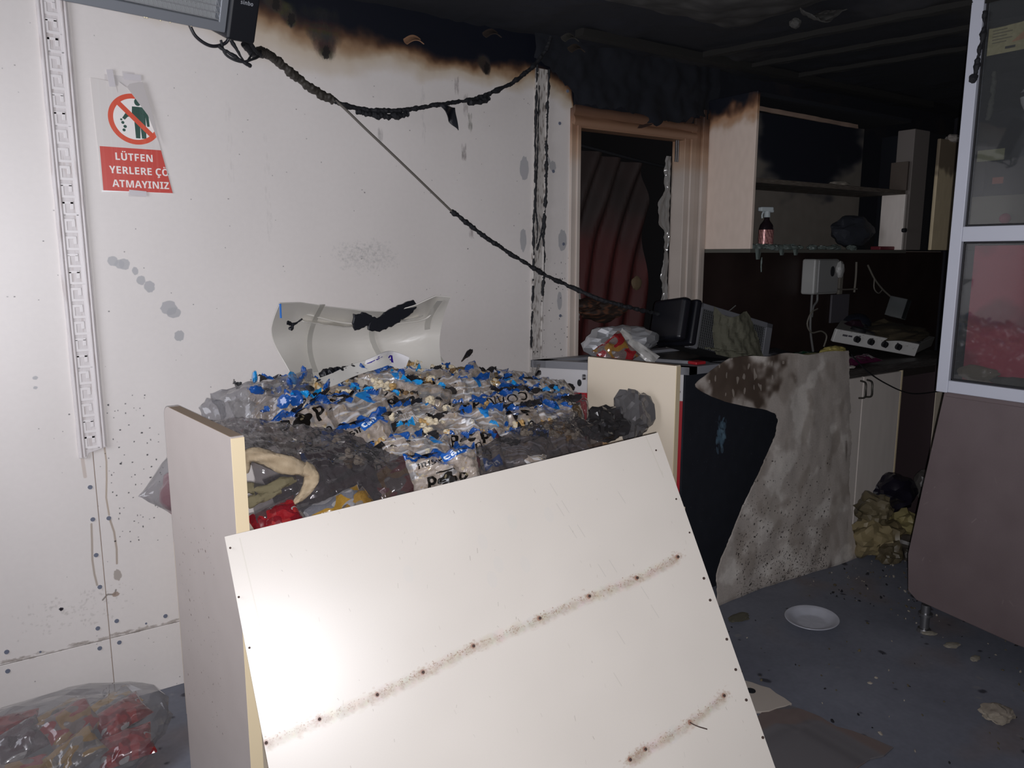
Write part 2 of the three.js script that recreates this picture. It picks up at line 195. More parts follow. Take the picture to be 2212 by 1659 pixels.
const floorMap = canvasTex(1400, 1200, (i, j) => { const X = -1.4 + i / 200, z = -1.2 + j / 187; const a = fbm(X * 1.5, z * 1.5, 5, 4), b = smooth(fbm(X * 2.2, z * 2.2, 9, 3), 0.1, 0.6), n = noise(X * 70, z * 70) * 5 + noise(X * 24, z * 24, 3) * 4; let c = [112 + a * 16 + n, 115 + a * 16 + n, 126 + a * 16 + n]; c = mixc(c, [122 + n, 104 + n, 96 + n], b * 0.45); return c; }, (x) => { const r = rng(5); for (let i = 0; i < 1500; i++) { const s = r() * r() * 5; x.fillStyle = r() < 0.55 ? 'rgba(24,24,30,0.6)' : 'rgba(150,146,140,0.35)'; x.beginPath(); x.ellipse(r() * 1400, r() * 1200, s + 0.6, s * 0.6 + 0.5, r() * 3, 0, 6.3); x.fill(); } });
structure('floor', uvBy(span(-2.5, 5.5, -0.1, 0, -1.2, 5.3), (x) => (x + 1.4) / 7, (x, y, z) => 1 - (z + 1.2) / 6.417), M({ map: floorMap, roughness: 0.62 }), 'dark grey floor dirtied with wet soot');
{ // ceiling: burnt, blistered lining under a slab
  const g = new THREE.PlaneGeometry(8, 6.5, 240, 190).rotateX(Math.PI / 2).translate(1.5, 2.4, 2.05), p = g.attributes.position;
  for (let i = 0; i < p.count; i++) { const x = p.getX(i), z = p.getZ(i); p.setY(i, 2.4 - Math.max(0, 0.022 * fbm(x * 3.5, z * 3.5, 1, 4) + 0.008 * noise(x * 22, z * 22))); } g.computeVertexNormals();
  const cm = canvasTex(1024, 832, (i, j) => { const X = -2.5 + i / 128, z = -1.2 + j / 128; let c = mixc(SOOT, [50, 48, 48], 0.7 * smooth(fbm(X * 1.1 + 4, z * 1.3, 7, 4), 0.16, 0.5)); const n = noise(X * 30, z * 30) * 5; return c.map((v) => v + n); });
  uvBy(g, (x) => (x + 2.5) / 8, (x, y, z) => 1 - (z + 1.2) / 6.5);
  structure('ceiling', join([g, span(-2.5, 5.5, 2.42, 2.52, -1.2, 5.3)]), M({ map: cm, roughness: 0.95 }), 'burnt black ceiling with blistered lining');
}
// plaster-like strip with a key pattern, broken off below
const keyGeo = (() => { const w = 0.0085, h = 0.0016, s = 0.036, p = 0.052, bar = (x0, y0, x1, y1) => box(Math.abs(x1 - x0) * s + w, Math.abs(y1 - y0) * p + w, h, (x0 + x1) / 2 * s - s / 2, (y0 + y1) / 2 * p, h / 2, 0.001); return join([bar(1, 0, 1, 1), bar(0, 0, 1, 0), bar(0, 0, 0, 0.66), bar(0, 0.66, 0.62, 0.66), bar(0.62, 0.36, 0.62, 0.66)]); })();
const stripMap = canvasTex(256, 2048, (i, j) => { const g = noise(i / 14, j / 60) * 6 + noise(i / 3, j / 9, 4) * 3, s = smooth(noise(i / 30, j / 120, 7), 0.15, 0.5) * 0.4; return mixc([213 + g, 207 + g, 206 + g], [180, 168, 163], s); });
const stripMat = M({ map: stripMap, roughness: 0.45 }), keyMat = M({ color: 0xe4dfde, roughness: 0.4 });
{
  const t = structure('trim_1', null, null, 'white moulded strip with a Greek key pattern, broken off at its lower end'), uvS = (g) => uvBy(g, (x) => x / 0.08 + 0.5, (x, y) => (y - 0.8) / 1.6);
  t.position.set(0.236, 0, 0);
  part('base', uvS(cut(ragged([[-0.04, 0.865], [-0.02, 0.862], [-0.012, 0.878], [0.012, 0.884], [0.04, 0.892], [0.04, 2.42], [-0.04, 2.42]], 0.04, 0.002, 3), 0.009, 0.0012).translate(0, 0, 0.0045)), stripMat, t);
  for (const [x, y0] of [[-0.034, 0.866], [-0.0245, 0.868], [0.0245, 0.89], [0.034, 0.894]]) part('rail', uvS(cyl(0.0046, 0.0046, 2.42 - y0, 12).translate(x, (2.42 + y0) / 2, 0.009)), stripMat, t);
  for (let i = 0; i < 29; i++) { const m = part('key_motif', keyGeo, keyMat, t); m.position.set(0, 0.895 + i * 0.052, 0.009); }
}
{
  const t = structure('trim_2', null, null, 'scorched wall strip beside the door, cracked and blackened in its upper half'); t.position.set(1.968, 0, 0); t.rotation.z = -0.018;
  const burntStrip = M({ map: canvasTex(128, 1024, (i, j) => { const y = 2.4 * (1 - j / 1024), up = smooth(y + 0.15 * noise(i / 20, j / 30), 1.3, 1.75), k = smooth(noise(i / 16, j / 18, 3) + 0.5 * noise(i / 5, j / 7), 0.1, 0.5), n = noise(i / 4, j / 4) * 8; return mixc([200 + n, 195 + n, 190 + n], [118, 110, 104], k * 0.75 + 0.15 * up); }), roughness: 0.6 });
  part('base', uvBy(span(-0.032, 0.032, 0, 2.27, 0, 0.008), (x) => x / 0.07 + 0.5, (x, y) => y / 2.4), burntStrip, t);
  for (const x of [-0.026, 0.026]) part('rail', uvBy(cyl(0.004, 0.004, 2.25, 10).translate(x, 1.125, 0.009), (x2) => x2 / 0.07 + 0.5, (x2, y) => y / 2.4), burntStrip, t);
  for (let i = 0; i < 14; i++) { const m = part('key_motif', keyGeo, burntStrip, t); m.scale.set(0.9, 0.9, 1); m.position.set(0, 0.4 + i * 0.05, 0.008); }
  part('crack', [charTube([[-0.03, 1.1, 0.009], [-0.026, 1.5, 0.01], [-0.031, 1.62, 0.01], [-0.024, 1.75, 0.011], [-0.03, 1.95, 0.011], [-0.026, 2.28, 0.01]], 0.0042, 4, 0.8), charTube([[-0.012, 1.55, 0.009], [-0.008, 1.62, 0.009], [-0.02, 1.7, 0.01], [-0.017, 1.9, 0.01], [-0.014, 2.2, 0.01]], 0.0026, 9, 0.8), charTube([[0.026, 1.3, 0.008], [0.03, 1.5, 0.01], [0.024, 1.58, 0.01], [0.031, 1.78, 0.011], [0.028, 2.0, 0.01], [0.034, 2.27, 0.01]], 0.005, 14, 0.9), charTube([[-0.01, 1.52, 0.009], [0.006, 1.57, 0.009], [0.018, 1.63, 0.009], [0.02, 1.66, 0.009]], 0.003, 2, 0.9)], char, t);
}
// doorway, its frame and the store behind it
{
  const st = (n, g, l) => structure(n, g, M({ color: 0x1d1b1d, roughness: 0.9 }), l);
  st('wall_store_back', span(1.9, 3.3, 0, 2.42, -1.2, -1.1), 'sooted back wall of the store behind the doorway'); st('wall_store_left', span(1.9, 2.0, 0, 2.42, -1.1, -0.06), 'left wall of the store behind the doorway'); st('wall_store_right', span(3.2, 3.3, 0, 2.42, -1.1, -0.06), 'right wall of the store behind the doorway');
  const d = structure('door_1', null, null, 'doorway with a scorched cream frame, burnt along the top');
  const frameMap = canvasTex(256, 1024, (i, j) => { const y = 2.2 * (1 - j / 1024), n = noise(i / 10, j / 50) * 7, b = y - 2.0 + 0.07 * fbm(i / 40, j / 70, 2); return mixc([196 + n, 184 + n, 174 + n], ramp([[-0.2, [200, 188, 178]], [0.0, [176, 146, 122]], [0.09, [128, 94, 72]], [0.15, [46, 34, 32]]], b), smooth(b, -0.2, 0.0)); });
  const fm = M({ map: frameMap, roughness: 0.5 }), uvF = (g) => uvBy(g, (x) => x * 3, (x, y) => y / 2.2);
  const jamb = (x0, x1, z0, z1, top) => uvF(span(x0, x1, 0, top, z0, z1, 0.003));
  part('frame_post', [jamb(2.168, 2.214, -0.06, 0.012, 2.13), jamb(2.196, 2.216, -0.06, 0.02, 2.11)], fm, d);
  part('frame_post', [jamb(2.865, 2.9, -0.07, 0.016, 2.1), jamb(2.9, 2.935, -0.05, 0.026, 2.12), jamb(2.935, 2.975, -0.02, 0.014, 2.16), jamb(2.975, 2.995, -0.02, 0.03, 2.2), jamb(2.995, 3.03, -0.02, 0.018, 2.16)], fm, d);
  part('frame_head', uvF(join([sheet((u, v) => { const X = lerp(2.17, 2.93, u); return [X, lerp(2.062, 2.135, v) - 0.02 * u * v + 0.012 * noise(X * 9, v * 2) * v, 0.018 + 0.006 * Math.sin(v * 9)]; }, 40, 12, 0.02), span(2.19, 2.9, 2.05, 2.075, -0.06, 0.012)])), fm, d);
  part('frame_splinter', [cut(ragged([[2.52, 2.07], [2.6, 2.09], [2.615, 2.1], [2.53, 2.085]], 0.02, 0.006, 3), 0.006).translate(0, 0, 0.05), cut([[2.83, 2.12], [2.88, 2.13], [2.895, 2.17], [2.87, 2.15]], 0.006).translate(0, 0, 0.04)], fm, d);
  part('threshold_rail', [span(2.842, 2.85, 1.95, 2.06, -0.03, -0.02), span(2.855, 2.862, 1.95, 2.06, -0.03, -0.02)], steel, d);
}

// ================= large objects =================
// fallen white board leaning in front of the counter
{
  const k = 0.915, BW = 1.2173 * k, BH = 1.0, TL = V([0.3825, 0.8915, 1.0564]), ex = V([0.971, 0.1224, 0.20537]).normalize(), ey = V([0.00562, -0.87045, 0.49222]).negate().normalize(), ez = new THREE.Vector3().crossVectors(ex, ey);
  const rows = [[[0.005, 0.474], [0.126, 0.462], [0.264, 0.451], [0.381, 0.435], [0.518, 0.413], [0.705, 0.398], [0.855, 0.383], [1.005, 0.375], [1.145, 0.354]], [[0.83, 0.788], [0.878, 0.779], [1.021, 0.76], [1.141, 0.73]]].map((q) => q.map(([a, b]) => [a * k, b * k]));
  const S = 1400;
  const bm = canvasTex(1560, 1400, (i, j) => { const n = fbm(i / 300, j / 300, 3, 3) * 3 + noise(i / 3, j / 3) * 1.2; return [210 + n, 203 + n, 194 + n]; }, (x) => {
    const r = rng(21), dab = (X, Y, a, b, col, th = 0) => { x.fillStyle = col; x.beginPath(); x.ellipse(X * S, Y * S, a * S, b * S, th, 0, 6.3); x.fill(); };
    // dirt left along the battens that the board was nailed to
    for (const row of rows) for (let q = 0; q + 1 < row.length; q++) { const [a, b] = row[q], [c, d] = row[q + 1]; for (let i = 0; i < 260; i++) { const t = r(), n = 0.6 + 0.8 * noise((a + c * t) * 12, t * 3 + q); dab(lerp(a, c, t), lerp(b, d, t) + (r() + r() - 1) * 0.014 + 0.004, 0.008 + 0.01 * r(), 0.003 + 0.005 * r(), 'rgba(192,182,168,' + Math.max(0, 0.08 * n).toFixed(3) + ')', -0.3); } for (let i = 0; i < 420; i++) { const t = r(), n = 0.5 + noise((a + c * t) * 40, t * 6 + q), w = 0.011 * (0.4 + n); dab(lerp(a, c, t), lerp(b, d, t) + (r() + r() - 1) * w + 0.006, 0.002 + 0.006 * r(), 0.001 + 0.003 * r(), 'rgba(172,157,141,' + (0.1 * n).toFixed(3) + ')', r()); if (r() < 0.16) dab(lerp(a, c, t), lerp(b, d, t) + (r() + r() - 1) * w, 0.0006 + 0.001 * r(), 0.0006 + 0.001 * r(), 'rgba(120,84,62,0.4)'); } }
    for (const row of rows) for (const [a, b] of row) { for (let i = 0; i < 90; i++) { const an = r() * 6.3, q = r() * r() * 0.03; dab(a + Math.cos(an) * q * 1.3, b + Math.sin(an) * q * 0.7, 0.001 + 0.003 * r(), 0.001 + 0.002 * r(), 'rgba(150,128,108,0.16)'); } dab(a, b, 0.005, 0.006, 'rgba(150,112,98,0.8)'); }
    for (let i = 0; i < 150; i++) { const X = r() * BW, Y = r(); x.strokeStyle = 'rgba(110,100,92,' + (0.1 + 0.3 * r()) + ')'; x.lineWidth = 1 + r(); x.beginPath(); x.moveTo(X * S, Y * S); x.lineTo((X + (r() - 0.5) * 0.006) * S, (Y + 0.012 * r()) * S); x.stroke(); }
    for (let i = 0; i < 12; i++) { const X = 0.75 + 0.2 * r(), Y = 0.05 + 0.5 * r(); x.strokeStyle = 'rgba(150,146,140,0.28)'; x.lineWidth = 2; x.beginPath(); x.moveTo(X * S, Y * S); x.lineTo((X + 0.01) * S, (Y + 0.035) * S); x.stroke(); }
    for (let i = 0; i < 8; i++) dab(0.35 + 0.5 * r(), 0.12 + 0.25 * r(), 0.012, 0.02, 'rgba(196,196,194,0.18)');
    x.strokeStyle = 'rgba(190,184,170,0.5)'; x.lineWidth = 3; x.beginPath(); x.moveTo(1.075 * S, 0); x.lineTo(1.085 * S, 0.12 * S); x.moveTo(0.03 * S, 0.01 * S); x.lineTo(0.04 * S, 0.3 * S); x.stroke();
  });
  const t = thing('fallen_board', 'large white board with dirty rows of nail holes, fallen aslant before the counter', 'board');
  const mtx = frameOf(ex, ey, ez, TL); t.applyMatrix4(mtx);
  const g = sheet((u, v) => [u * BW, (v - 1) * BH, -0.002 - 0.006 * Math.sin(Math.PI * u) * v], 24, 20, 0.007); uvBy(g, (x) => x * S / 1560, (x, y) => 1 + y * S / 1400);
  part('panel', g, M({ map: bm, roughness: 0.36 }), t);
  const nail = join([cyl(0.0035, 0.0035, 0.0022, 10).rotateX(Math.PI / 2), cyl(0.0012, 0.0012, 0.014, 6).rotateX(Math.PI / 2).translate(0, 0, -0.006)]);
  const edges = [[0.006, 0.147], [0.008, 0.265], [0.008, 0.03], [1.19, 0.05], [1.2, 0.2], [1.205, 0.3], [1.2, 0.43], [1.196, 0.49], [1.205, 0.6], [1.2, 0.68], [1.2, 0.76], [1.21, 0.86]].map(([a, b]) => [a * k, b * k]);
  for (const [a, b] of [...rows.flat(), ...edges]) { if (Math.abs(a - 1.021 * k) < 1e-6) continue; const m = part('nail', nail, nailMat, t); m.position.set(a, -b, 0.0045); if (b > 0.3 === false) m.scale.setScalar(0.7); }
  part('bent_nail', [tube([[1.021 * k, -0.76 * k, 0.002], [1.022 * k, -0.764 * k, 0.012], [1.03 * k, -0.772 * k, 0.02], [1.05 * k, -0.785 * k, 0.024]], 0.0014, 16, 6)], nailMat, t, 'bent nail');
}
// the counter that the board came off
{
  const t = thing('counter', 'cream counter with two upright side panels, its front missing, heaped with popcorn bags', 'counter');
  const up = (x0, z0, x1, z1, h, th) => { const L = Math.hypot(x1 - x0, z1 - z0), a = Math.atan2(x1 - x0, z1 - z0); return { L, a, put: (m) => { m.position.set((x0 + x1) / 2, h / 2, (z0 + z1) / 2); m.rotation.y = a; return m; } }; };
  const faceMap = canvasTex(512, 1024, (i, j) => { const n = noise(i / 60, j / 60) * 3 + noise(i / 2, j / 2) * 2; return [186 + n, 176 + n, 170 + n]; }, (x, w, h) => { const r = rng(3); for (let i = 0; i < 120; i++) { x.fillStyle = r() < 0.5 ? 'rgba(70,52,40,0.7)' : 'rgba(120,110,100,0.5)'; x.beginPath(); x.ellipse(w * (0.35 + 0.5 * r()), h * (0.25 + 0.5 * r()), 0.8 + 2.5 * r() * r(), 0.8 + 3 * r() * r(), r(), 0, 6.3); x.fill(); } });
  const face = M({ map: faceMap, roughness: 0.5 });
  const outline = (L, H, r) => { const p = [[-L / 2, -H / 2], [L / 2, -H / 2], [L / 2, H / 2]]; for (let i = 0; i <= 6; i++) { const a = Math.PI / 2 + i / 6 * Math.PI / 2; p.push([-L / 2 + r + Math.cos(a) * r, H / 2 - r + Math.sin(a) * r]); } return p; };
  const side = (x0, z0, x1, z1, h, th, lip) => {
    const u = up(x0, z0, x1, z1, h, th), g = cut(outline(u.L, h, lip ? 0.035 : 0.004).map(([a, b]) => [-a, b]), th, 0.0012); uvBy(g, (x) => x / 0.6 + 0.5, (x, y) => y / 1.15 + 0.5); g.rotateY(Math.PI / 2); g.rotateY(0);
    const m = u.put(part('side_panel', g, lip ? face : creamBoard, t)); m.position.x += 0;
    u.put(part('edge_band', box(th * 1.02, h - 0.004, 0.0025, 0, 0, u.L / 2 + 0.0012, 0.0006), creamEdge, t));
    if (lip) { const e = part('raw_edge', [box(th * 0.96, 0.003, u.L - 0.05, 0, h / 2, 0.02, 0.001)], rawEdge, t, 'bare brown chipboard top edge'); u.put(e); } else { const e = part('raw_edge', [box(th * 0.97, 0.003, u.L - 0.01, 0, h / 2, 0, 0.001)], rawEdge, t, 'bare chipboard top edge'); u.put(e); }
    return m;
  };
  side(0.383, 0.52, 0.434, 1.009, 1.1, 0.03, true); side(1.978, 0.387, 2.0767, 0.7702, 1.1, 0.03, false);
  part('shelf', span(0.44, 1.97, 0.6, 0.625, 0.22, 0.93), creamBoard, t); part('lower_shelf', span(0.44, 1.97, 0.08, 0.1, 0.25, 0.9), creamBoard, t);
  part('back_panel', span(0.42, 1.95, 0.0, 0.6, 0.2, 0.215), creamBoard, t);
}
// no-littering notice, torn along its upper right
{
  const t = thing('notice', 'torn white and red no-littering notice stuck on the white wall', 'sign');
  const W = 0.22, H = 0.335;
  const pm = canvasTex(704, 1072, null, (x, w, h) => {
    x.fillStyle = '#d9d3cf'; x.fillRect(0, 0, w, h);
    x.fillStyle = '#efeae6'; x.beginPath(); x.arc(365, 360, 205, 0, 7); x.fill();
    x.fillStyle = '#2f5046'; x.beginPath(); x.ellipse(398, 195, 30, 36, 0, 0, 7); x.fill();
    x.beginPath(); x.moveTo(345, 240); x.lineTo(468, 238); x.lineTo(490, 300); x.lineTo(494, 420); x.lineTo(470, 422); x.lineTo(462, 330); x.lineTo(455, 540); x.lineTo(415, 540); x.lineTo(408, 420); x.lineTo(400, 540); x.lineTo(360, 540); x.lineTo(356, 330); x.lineTo(300, 342); x.lineTo(272, 372); x.lineTo(250, 356); x.lineTo(282, 308); x.lineTo(340, 300); x.closePath(); x.fill();
    for (const [a, b, s] of [[252, 400, 14], [270, 436, 15], [258, 470, 14], [240, 372, 10]]) { x.beginPath(); x.ellipse(a, b, s, s, 0, 0, 7); x.fill(); }
    x.strokeStyle = '#d8553c'; x.lineWidth = 46; x.beginPath(); x.arc(365, 360, 218, 0, 7); x.stroke(); x.beginPath(); x.moveTo(212, 205); x.lineTo(520, 515); x.stroke();
    x.fillStyle = '#c94a40'; x.fillRect(30, 640, w, h - 640 - 14); x.fillStyle = '#f1e9e5'; x.textAlign = 'center'; x.font = 'bold 96px sans-serif';
    x.fillText('LÜTFEN', 330, 760); x.fillText('YERLERE ÇÖP', 400, 890, 620); x.fillText('ATMAYINIZ', 375, 1020);
    x.fillStyle = '#fff'; x.fillRect(0, h - 14, w, 14);
    const r = rng(8); for (let i = 0; i < 26; i++) { x.fillStyle = 'rgba(255,255,255,' + 0.05 * r() + ')'; x.fillRect(r() * w, 0, 6 + 20 * r(), h); } for (let i = 0; i < 12; i++) { x.fillStyle = '#333'; x.beginPath(); x.arc(420 + 90 * r(), 200 + 150 * r(), 2 + 4 * r() * r(), 0, 7); x.fill(); }
  });
  const out = [[-0.006, 0.335], [0.03, 0.333], [0.06, 0.328], [0.066, 0.3], [0.072, 0.332], [0.092, 0.318], [0.115, 0.33], [0.137, 0.339], [0.139, 0.339], [0.152, 0.275], [0.175, 0.15], [0.204, 0.004], [0.1, 0.004], [0.0, 0.0], [-0.001, 0.12], [-0.004, 0.22]];
  const g = cut(out.map(([a, b]) => [a, b]), 0.0016, 0.0003); uvBy(g, (x) => (x + 0.006) / 0.222, (x, y) => y / 0.339);
  t.position.set(0.3265, 1.694, 0.0022);
  part('sheet', g, M({ map: pm, roughness: 0.35 }), t);
  part('folded_corner', [cut([[0.138, 0.339], [0.155, 0.265], [0.176, 0.15], [0.168, 0.17], [0.146, 0.24], [0.092, 0.318], [0.1, 0.328]], 0.0012, 0.0002).rotateY(-0.02).translate(0, 0, 0.0045)], M({ color: 0xbdb7b5, roughness: 0.5 }), t, 'grey back of the folded corner');
  const tape = M({ color: 0xcfcacc, roughness: 0.3 });
  for (const [x, y, w, h, a] of [[0.05, 0.34, 0.018, 0.05, 0.1], [0.11, 0.35, 0.05, 0.018, 0.02], [0.1, 0.0, 0.05, 0.016, -0.06]]) part('tape_strip', box(w, h, 0.0006, 0, 0, 0, 0.0002).rotateZ(a).translate(x, y, 0.0036), tape, t);
}
// heater hung under the ceiling: grey body, wire grille, black end cap
{
  const A = V([0.207, 2.09, 0.55]), B = V([0.608, 2.1, 0.45]), ex = B.clone().sub(A).normalize(), up0 = V([0, 1, 0]);
  const ez = new THREE.Vector3().crossVectors(ex, up0).normalize(); const tilt = R(24); const zAx = ez.clone().multiplyScalar(Math.cos(tilt)).addScaledVector(up0, -Math.sin(tilt)); const yAx = new THREE.Vector3().crossVectors(zAx, ex);
  const t = thing('radiant_heater', 'long grey mesh-fronted heater with a black end cap, hung under the ceiling', 'heater'); t.applyMatrix4(frameOf(ex, yAx, zAx, B));
  const g1 = M({ color: 0x8b8f96, roughness: 0.5, metalness: 0.4 }), back = M({ color: 0xa3a6a8, roughness: 0.5, metalness: 0.3 });
  part('housing', [span(-0.75, 0, -0.002, 0.19, -0.09, -0.028, 0.004), span(-0.75, 0, 0, 0.026, -0.03, 0.0, 0.003), span(-0.75, 0, 0.164, 0.19, -0.03, 0, 0.003), span(-0.022, 0, 0.02, 0.17, -0.03, 0, 0.003)], g1, t);
  part('reflector', span(-0.74, -0.02, 0.022, 0.168, -0.027, -0.024, 0.001), back, t);
  const wires = []; for (let i = 0; i < 60; i++) wires.push(cyl(0.0009, 0.0009, 0.15, 5).rotateZ(0.5).translate(-0.03 - i * 0.0118, 0.095, -0.004)); for (let i = 0; i < 60; i++) wires.push(cyl(0.0009, 0.0009, 0.15, 5).rotateZ(-1.0).translate(-0.03 - i * 0.0118, 0.095, -0.006)); for (let i = 0; i < 9; i++) wires.push(cyl(0.0014, 0.0014, 0.72, 5).rotateZ(Math.PI / 2).translate(-0.38, 0.03 + i * 0.0165, -0.002));
  part('grille', wires, M({ color: 0xb5b7ba, roughness: 0.4, metalness: 0.5 }), t).userData.kind = 'stuff';
  const logo = canvasTex(256, 128, null, (x) => { x.fillStyle = '#14161c'; x.fillRect(0, 0, 256, 128); x.fillStyle = '#9a9da3'; x.font = 'bold 74px sans-serif'; x.textAlign = 'center'; x.fillText('sinbo', 128, 88); });
  part('end_cap', span(0, 0.084, -0.014, 0.2, -0.1, 0.012, 0.008), M({ color: 0x14161c, roughness: 0.5 }), t);
  const lg = part('logo', new THREE.PlaneGeometry(0.05, 0.025), M({ map: logo, roughness: 0.5 }), t); lg.position.set(0.044, 0.088, 0.0127);
  part('bracket', span(-0.3, -0.27, 0.19, 0.3, -0.06, -0.05), g1, t); part('bracket', span(0.02, 0.05, 0.2, 0.3, -0.06, -0.05), g1, t);
  part('flex', [tube([[-0.08, 0.0, -0.05], [-0.06, -0.03, -0.04], [-0.02, -0.045, -0.03], [0.02, -0.03, -0.03], [0.03, -0.01, -0.03]], 0.0045, 30, 8)], M({ color: 0x1c1c22, roughness: 0.4 }), t, 'black flex loop');
  const drops = []; const r = rng(4); for (let i = 0; i < 16; i++) drops.push(new THREE.SphereGeometry(0.0015 + 0.002 * r(), 8, 6).translate(-0.3 + 0.29 * r(), -0.004, -0.02 - 0.05 * r())); part('molten_beads', drops, M({ color: 0xd9cfae, roughness: 0.15 }), t).userData.kind = 'stuff';
}
// burnt cables
{
  const grey = M({ color: 0x5d5852, roughness: 0.7 });
  const a = thing('charred_cable', 'charred black cable sagging from the heater to the top of the scorched wall strip', 'cable');
  const path = [[0.66, 2.085, 0.43], [0.7, 2.075, 0.38], [0.8, 2.115, 0.22], [0.906, 2.075, 0.16], [1.015, 2.032, 0.13], [1.096, 2.008, 0.12], [1.27, 2.013, 0.11], [1.45, 2.052, 0.1], [1.64, 2.1, 0.08], [1.81, 2.175, 0.06], [1.92, 2.25, 0.05], [2.0, 2.33, 0.04], [2.03, 2.39, 0.04]];
  part('cable', charTube(path, 0.0078, 3, 0.5, 420, 10), char, a);
  part('crust', [charTube([[1.13, 1.995, 0.115], [1.2, 1.99, 0.112], [1.28, 1.995, 0.11], [1.33, 2.005, 0.11]], 0.009, 7, 0.7, 90), charTube([[1.6, 2.08, 0.085], [1.66, 2.09, 0.08], [1.7, 2.105, 0.075]], 0.009, 12, 0.7, 60)], char, a);
  part('wires', [tube([[0.6, 2.085, 0.43], [0.61, 2.05, 0.43], [0.65, 2.035, 0.43], [0.69, 2.05, 0.42], [0.72, 2.07, 0.37]], 0.0035, 30, 7), charTube([[0.59, 2.065, 0.44], [0.62, 2.05, 0.44], [0.66, 2.035, 0.43], [0.68, 2.03, 0.42]], 0.0045, 5, 0.5, 60), charTube([[0.63, 2.09, 0.42], [0.645, 2.06, 0.43], [0.66, 2.035, 0.43]], 0.004, 8, 0.5, 40), tube([[0.67, 2.095, 0.42], [0.69, 2.07, 0.4], [0.675, 2.045, 0.42]], 0.003, 20, 6), charTube([[0.68, 2.09, 0.42], [0.71, 2.075, 0.39], [0.76, 2.1, 0.28]], 0.006, 6, 0.5, 60)], char, a);
  part('charred_sheath', charTube([[0.72, 2.085, 0.36], [0.8, 2.115, 0.22], [0.9, 2.073, 0.165], [0.98, 2.038, 0.14], [1.04, 2.018, 0.13]], 0.0125, 17, 0.5, 140), M({ color: 0x35312c, roughness: 0.6 }), a, 'brownish charred sheath');
  part('hanging_flake', [sheet((u, v) => [1.462 + 0.075 * u - 0.04 * v * u + 0.04 * v, 2.052 - 0.085 * v * (0.5 + 0.5 * u), 0.105 + 0.012 * Math.sin(u * 5 + v * 3)], 12, 12, 0.004)], sootGloss, a);
  const b = thing('drooping_cable', 'thin brown cable hanging slantwise across the white wall, charred in its lower half', 'cable');
  part('cable', [tube([[0.98, 2.045, 0.13], [1.03, 2.03, 0.13], [1.162, 1.925, 0.14], [1.302, 1.81, 0.15], [1.49, 1.657, 0.155]], 0.0046, 80, 8)], grey, b);
  part('charred_length', charTube([[1.48, 1.665, 0.155], [1.56, 1.615, 0.155], [1.66, 1.556, 0.15], [1.79, 1.488, 0.15], [1.93, 1.418, 0.155], [2.05, 1.365, 0.18], [2.12, 1.325, 0.24], [2.25, 1.285, 0.29], [2.45, 1.245, 0.3], [2.6, 1.24, 0.32], [2.72, 1.235, 0.36]], 0.0072, 21, 0.6, 380, 10), char, b);
}
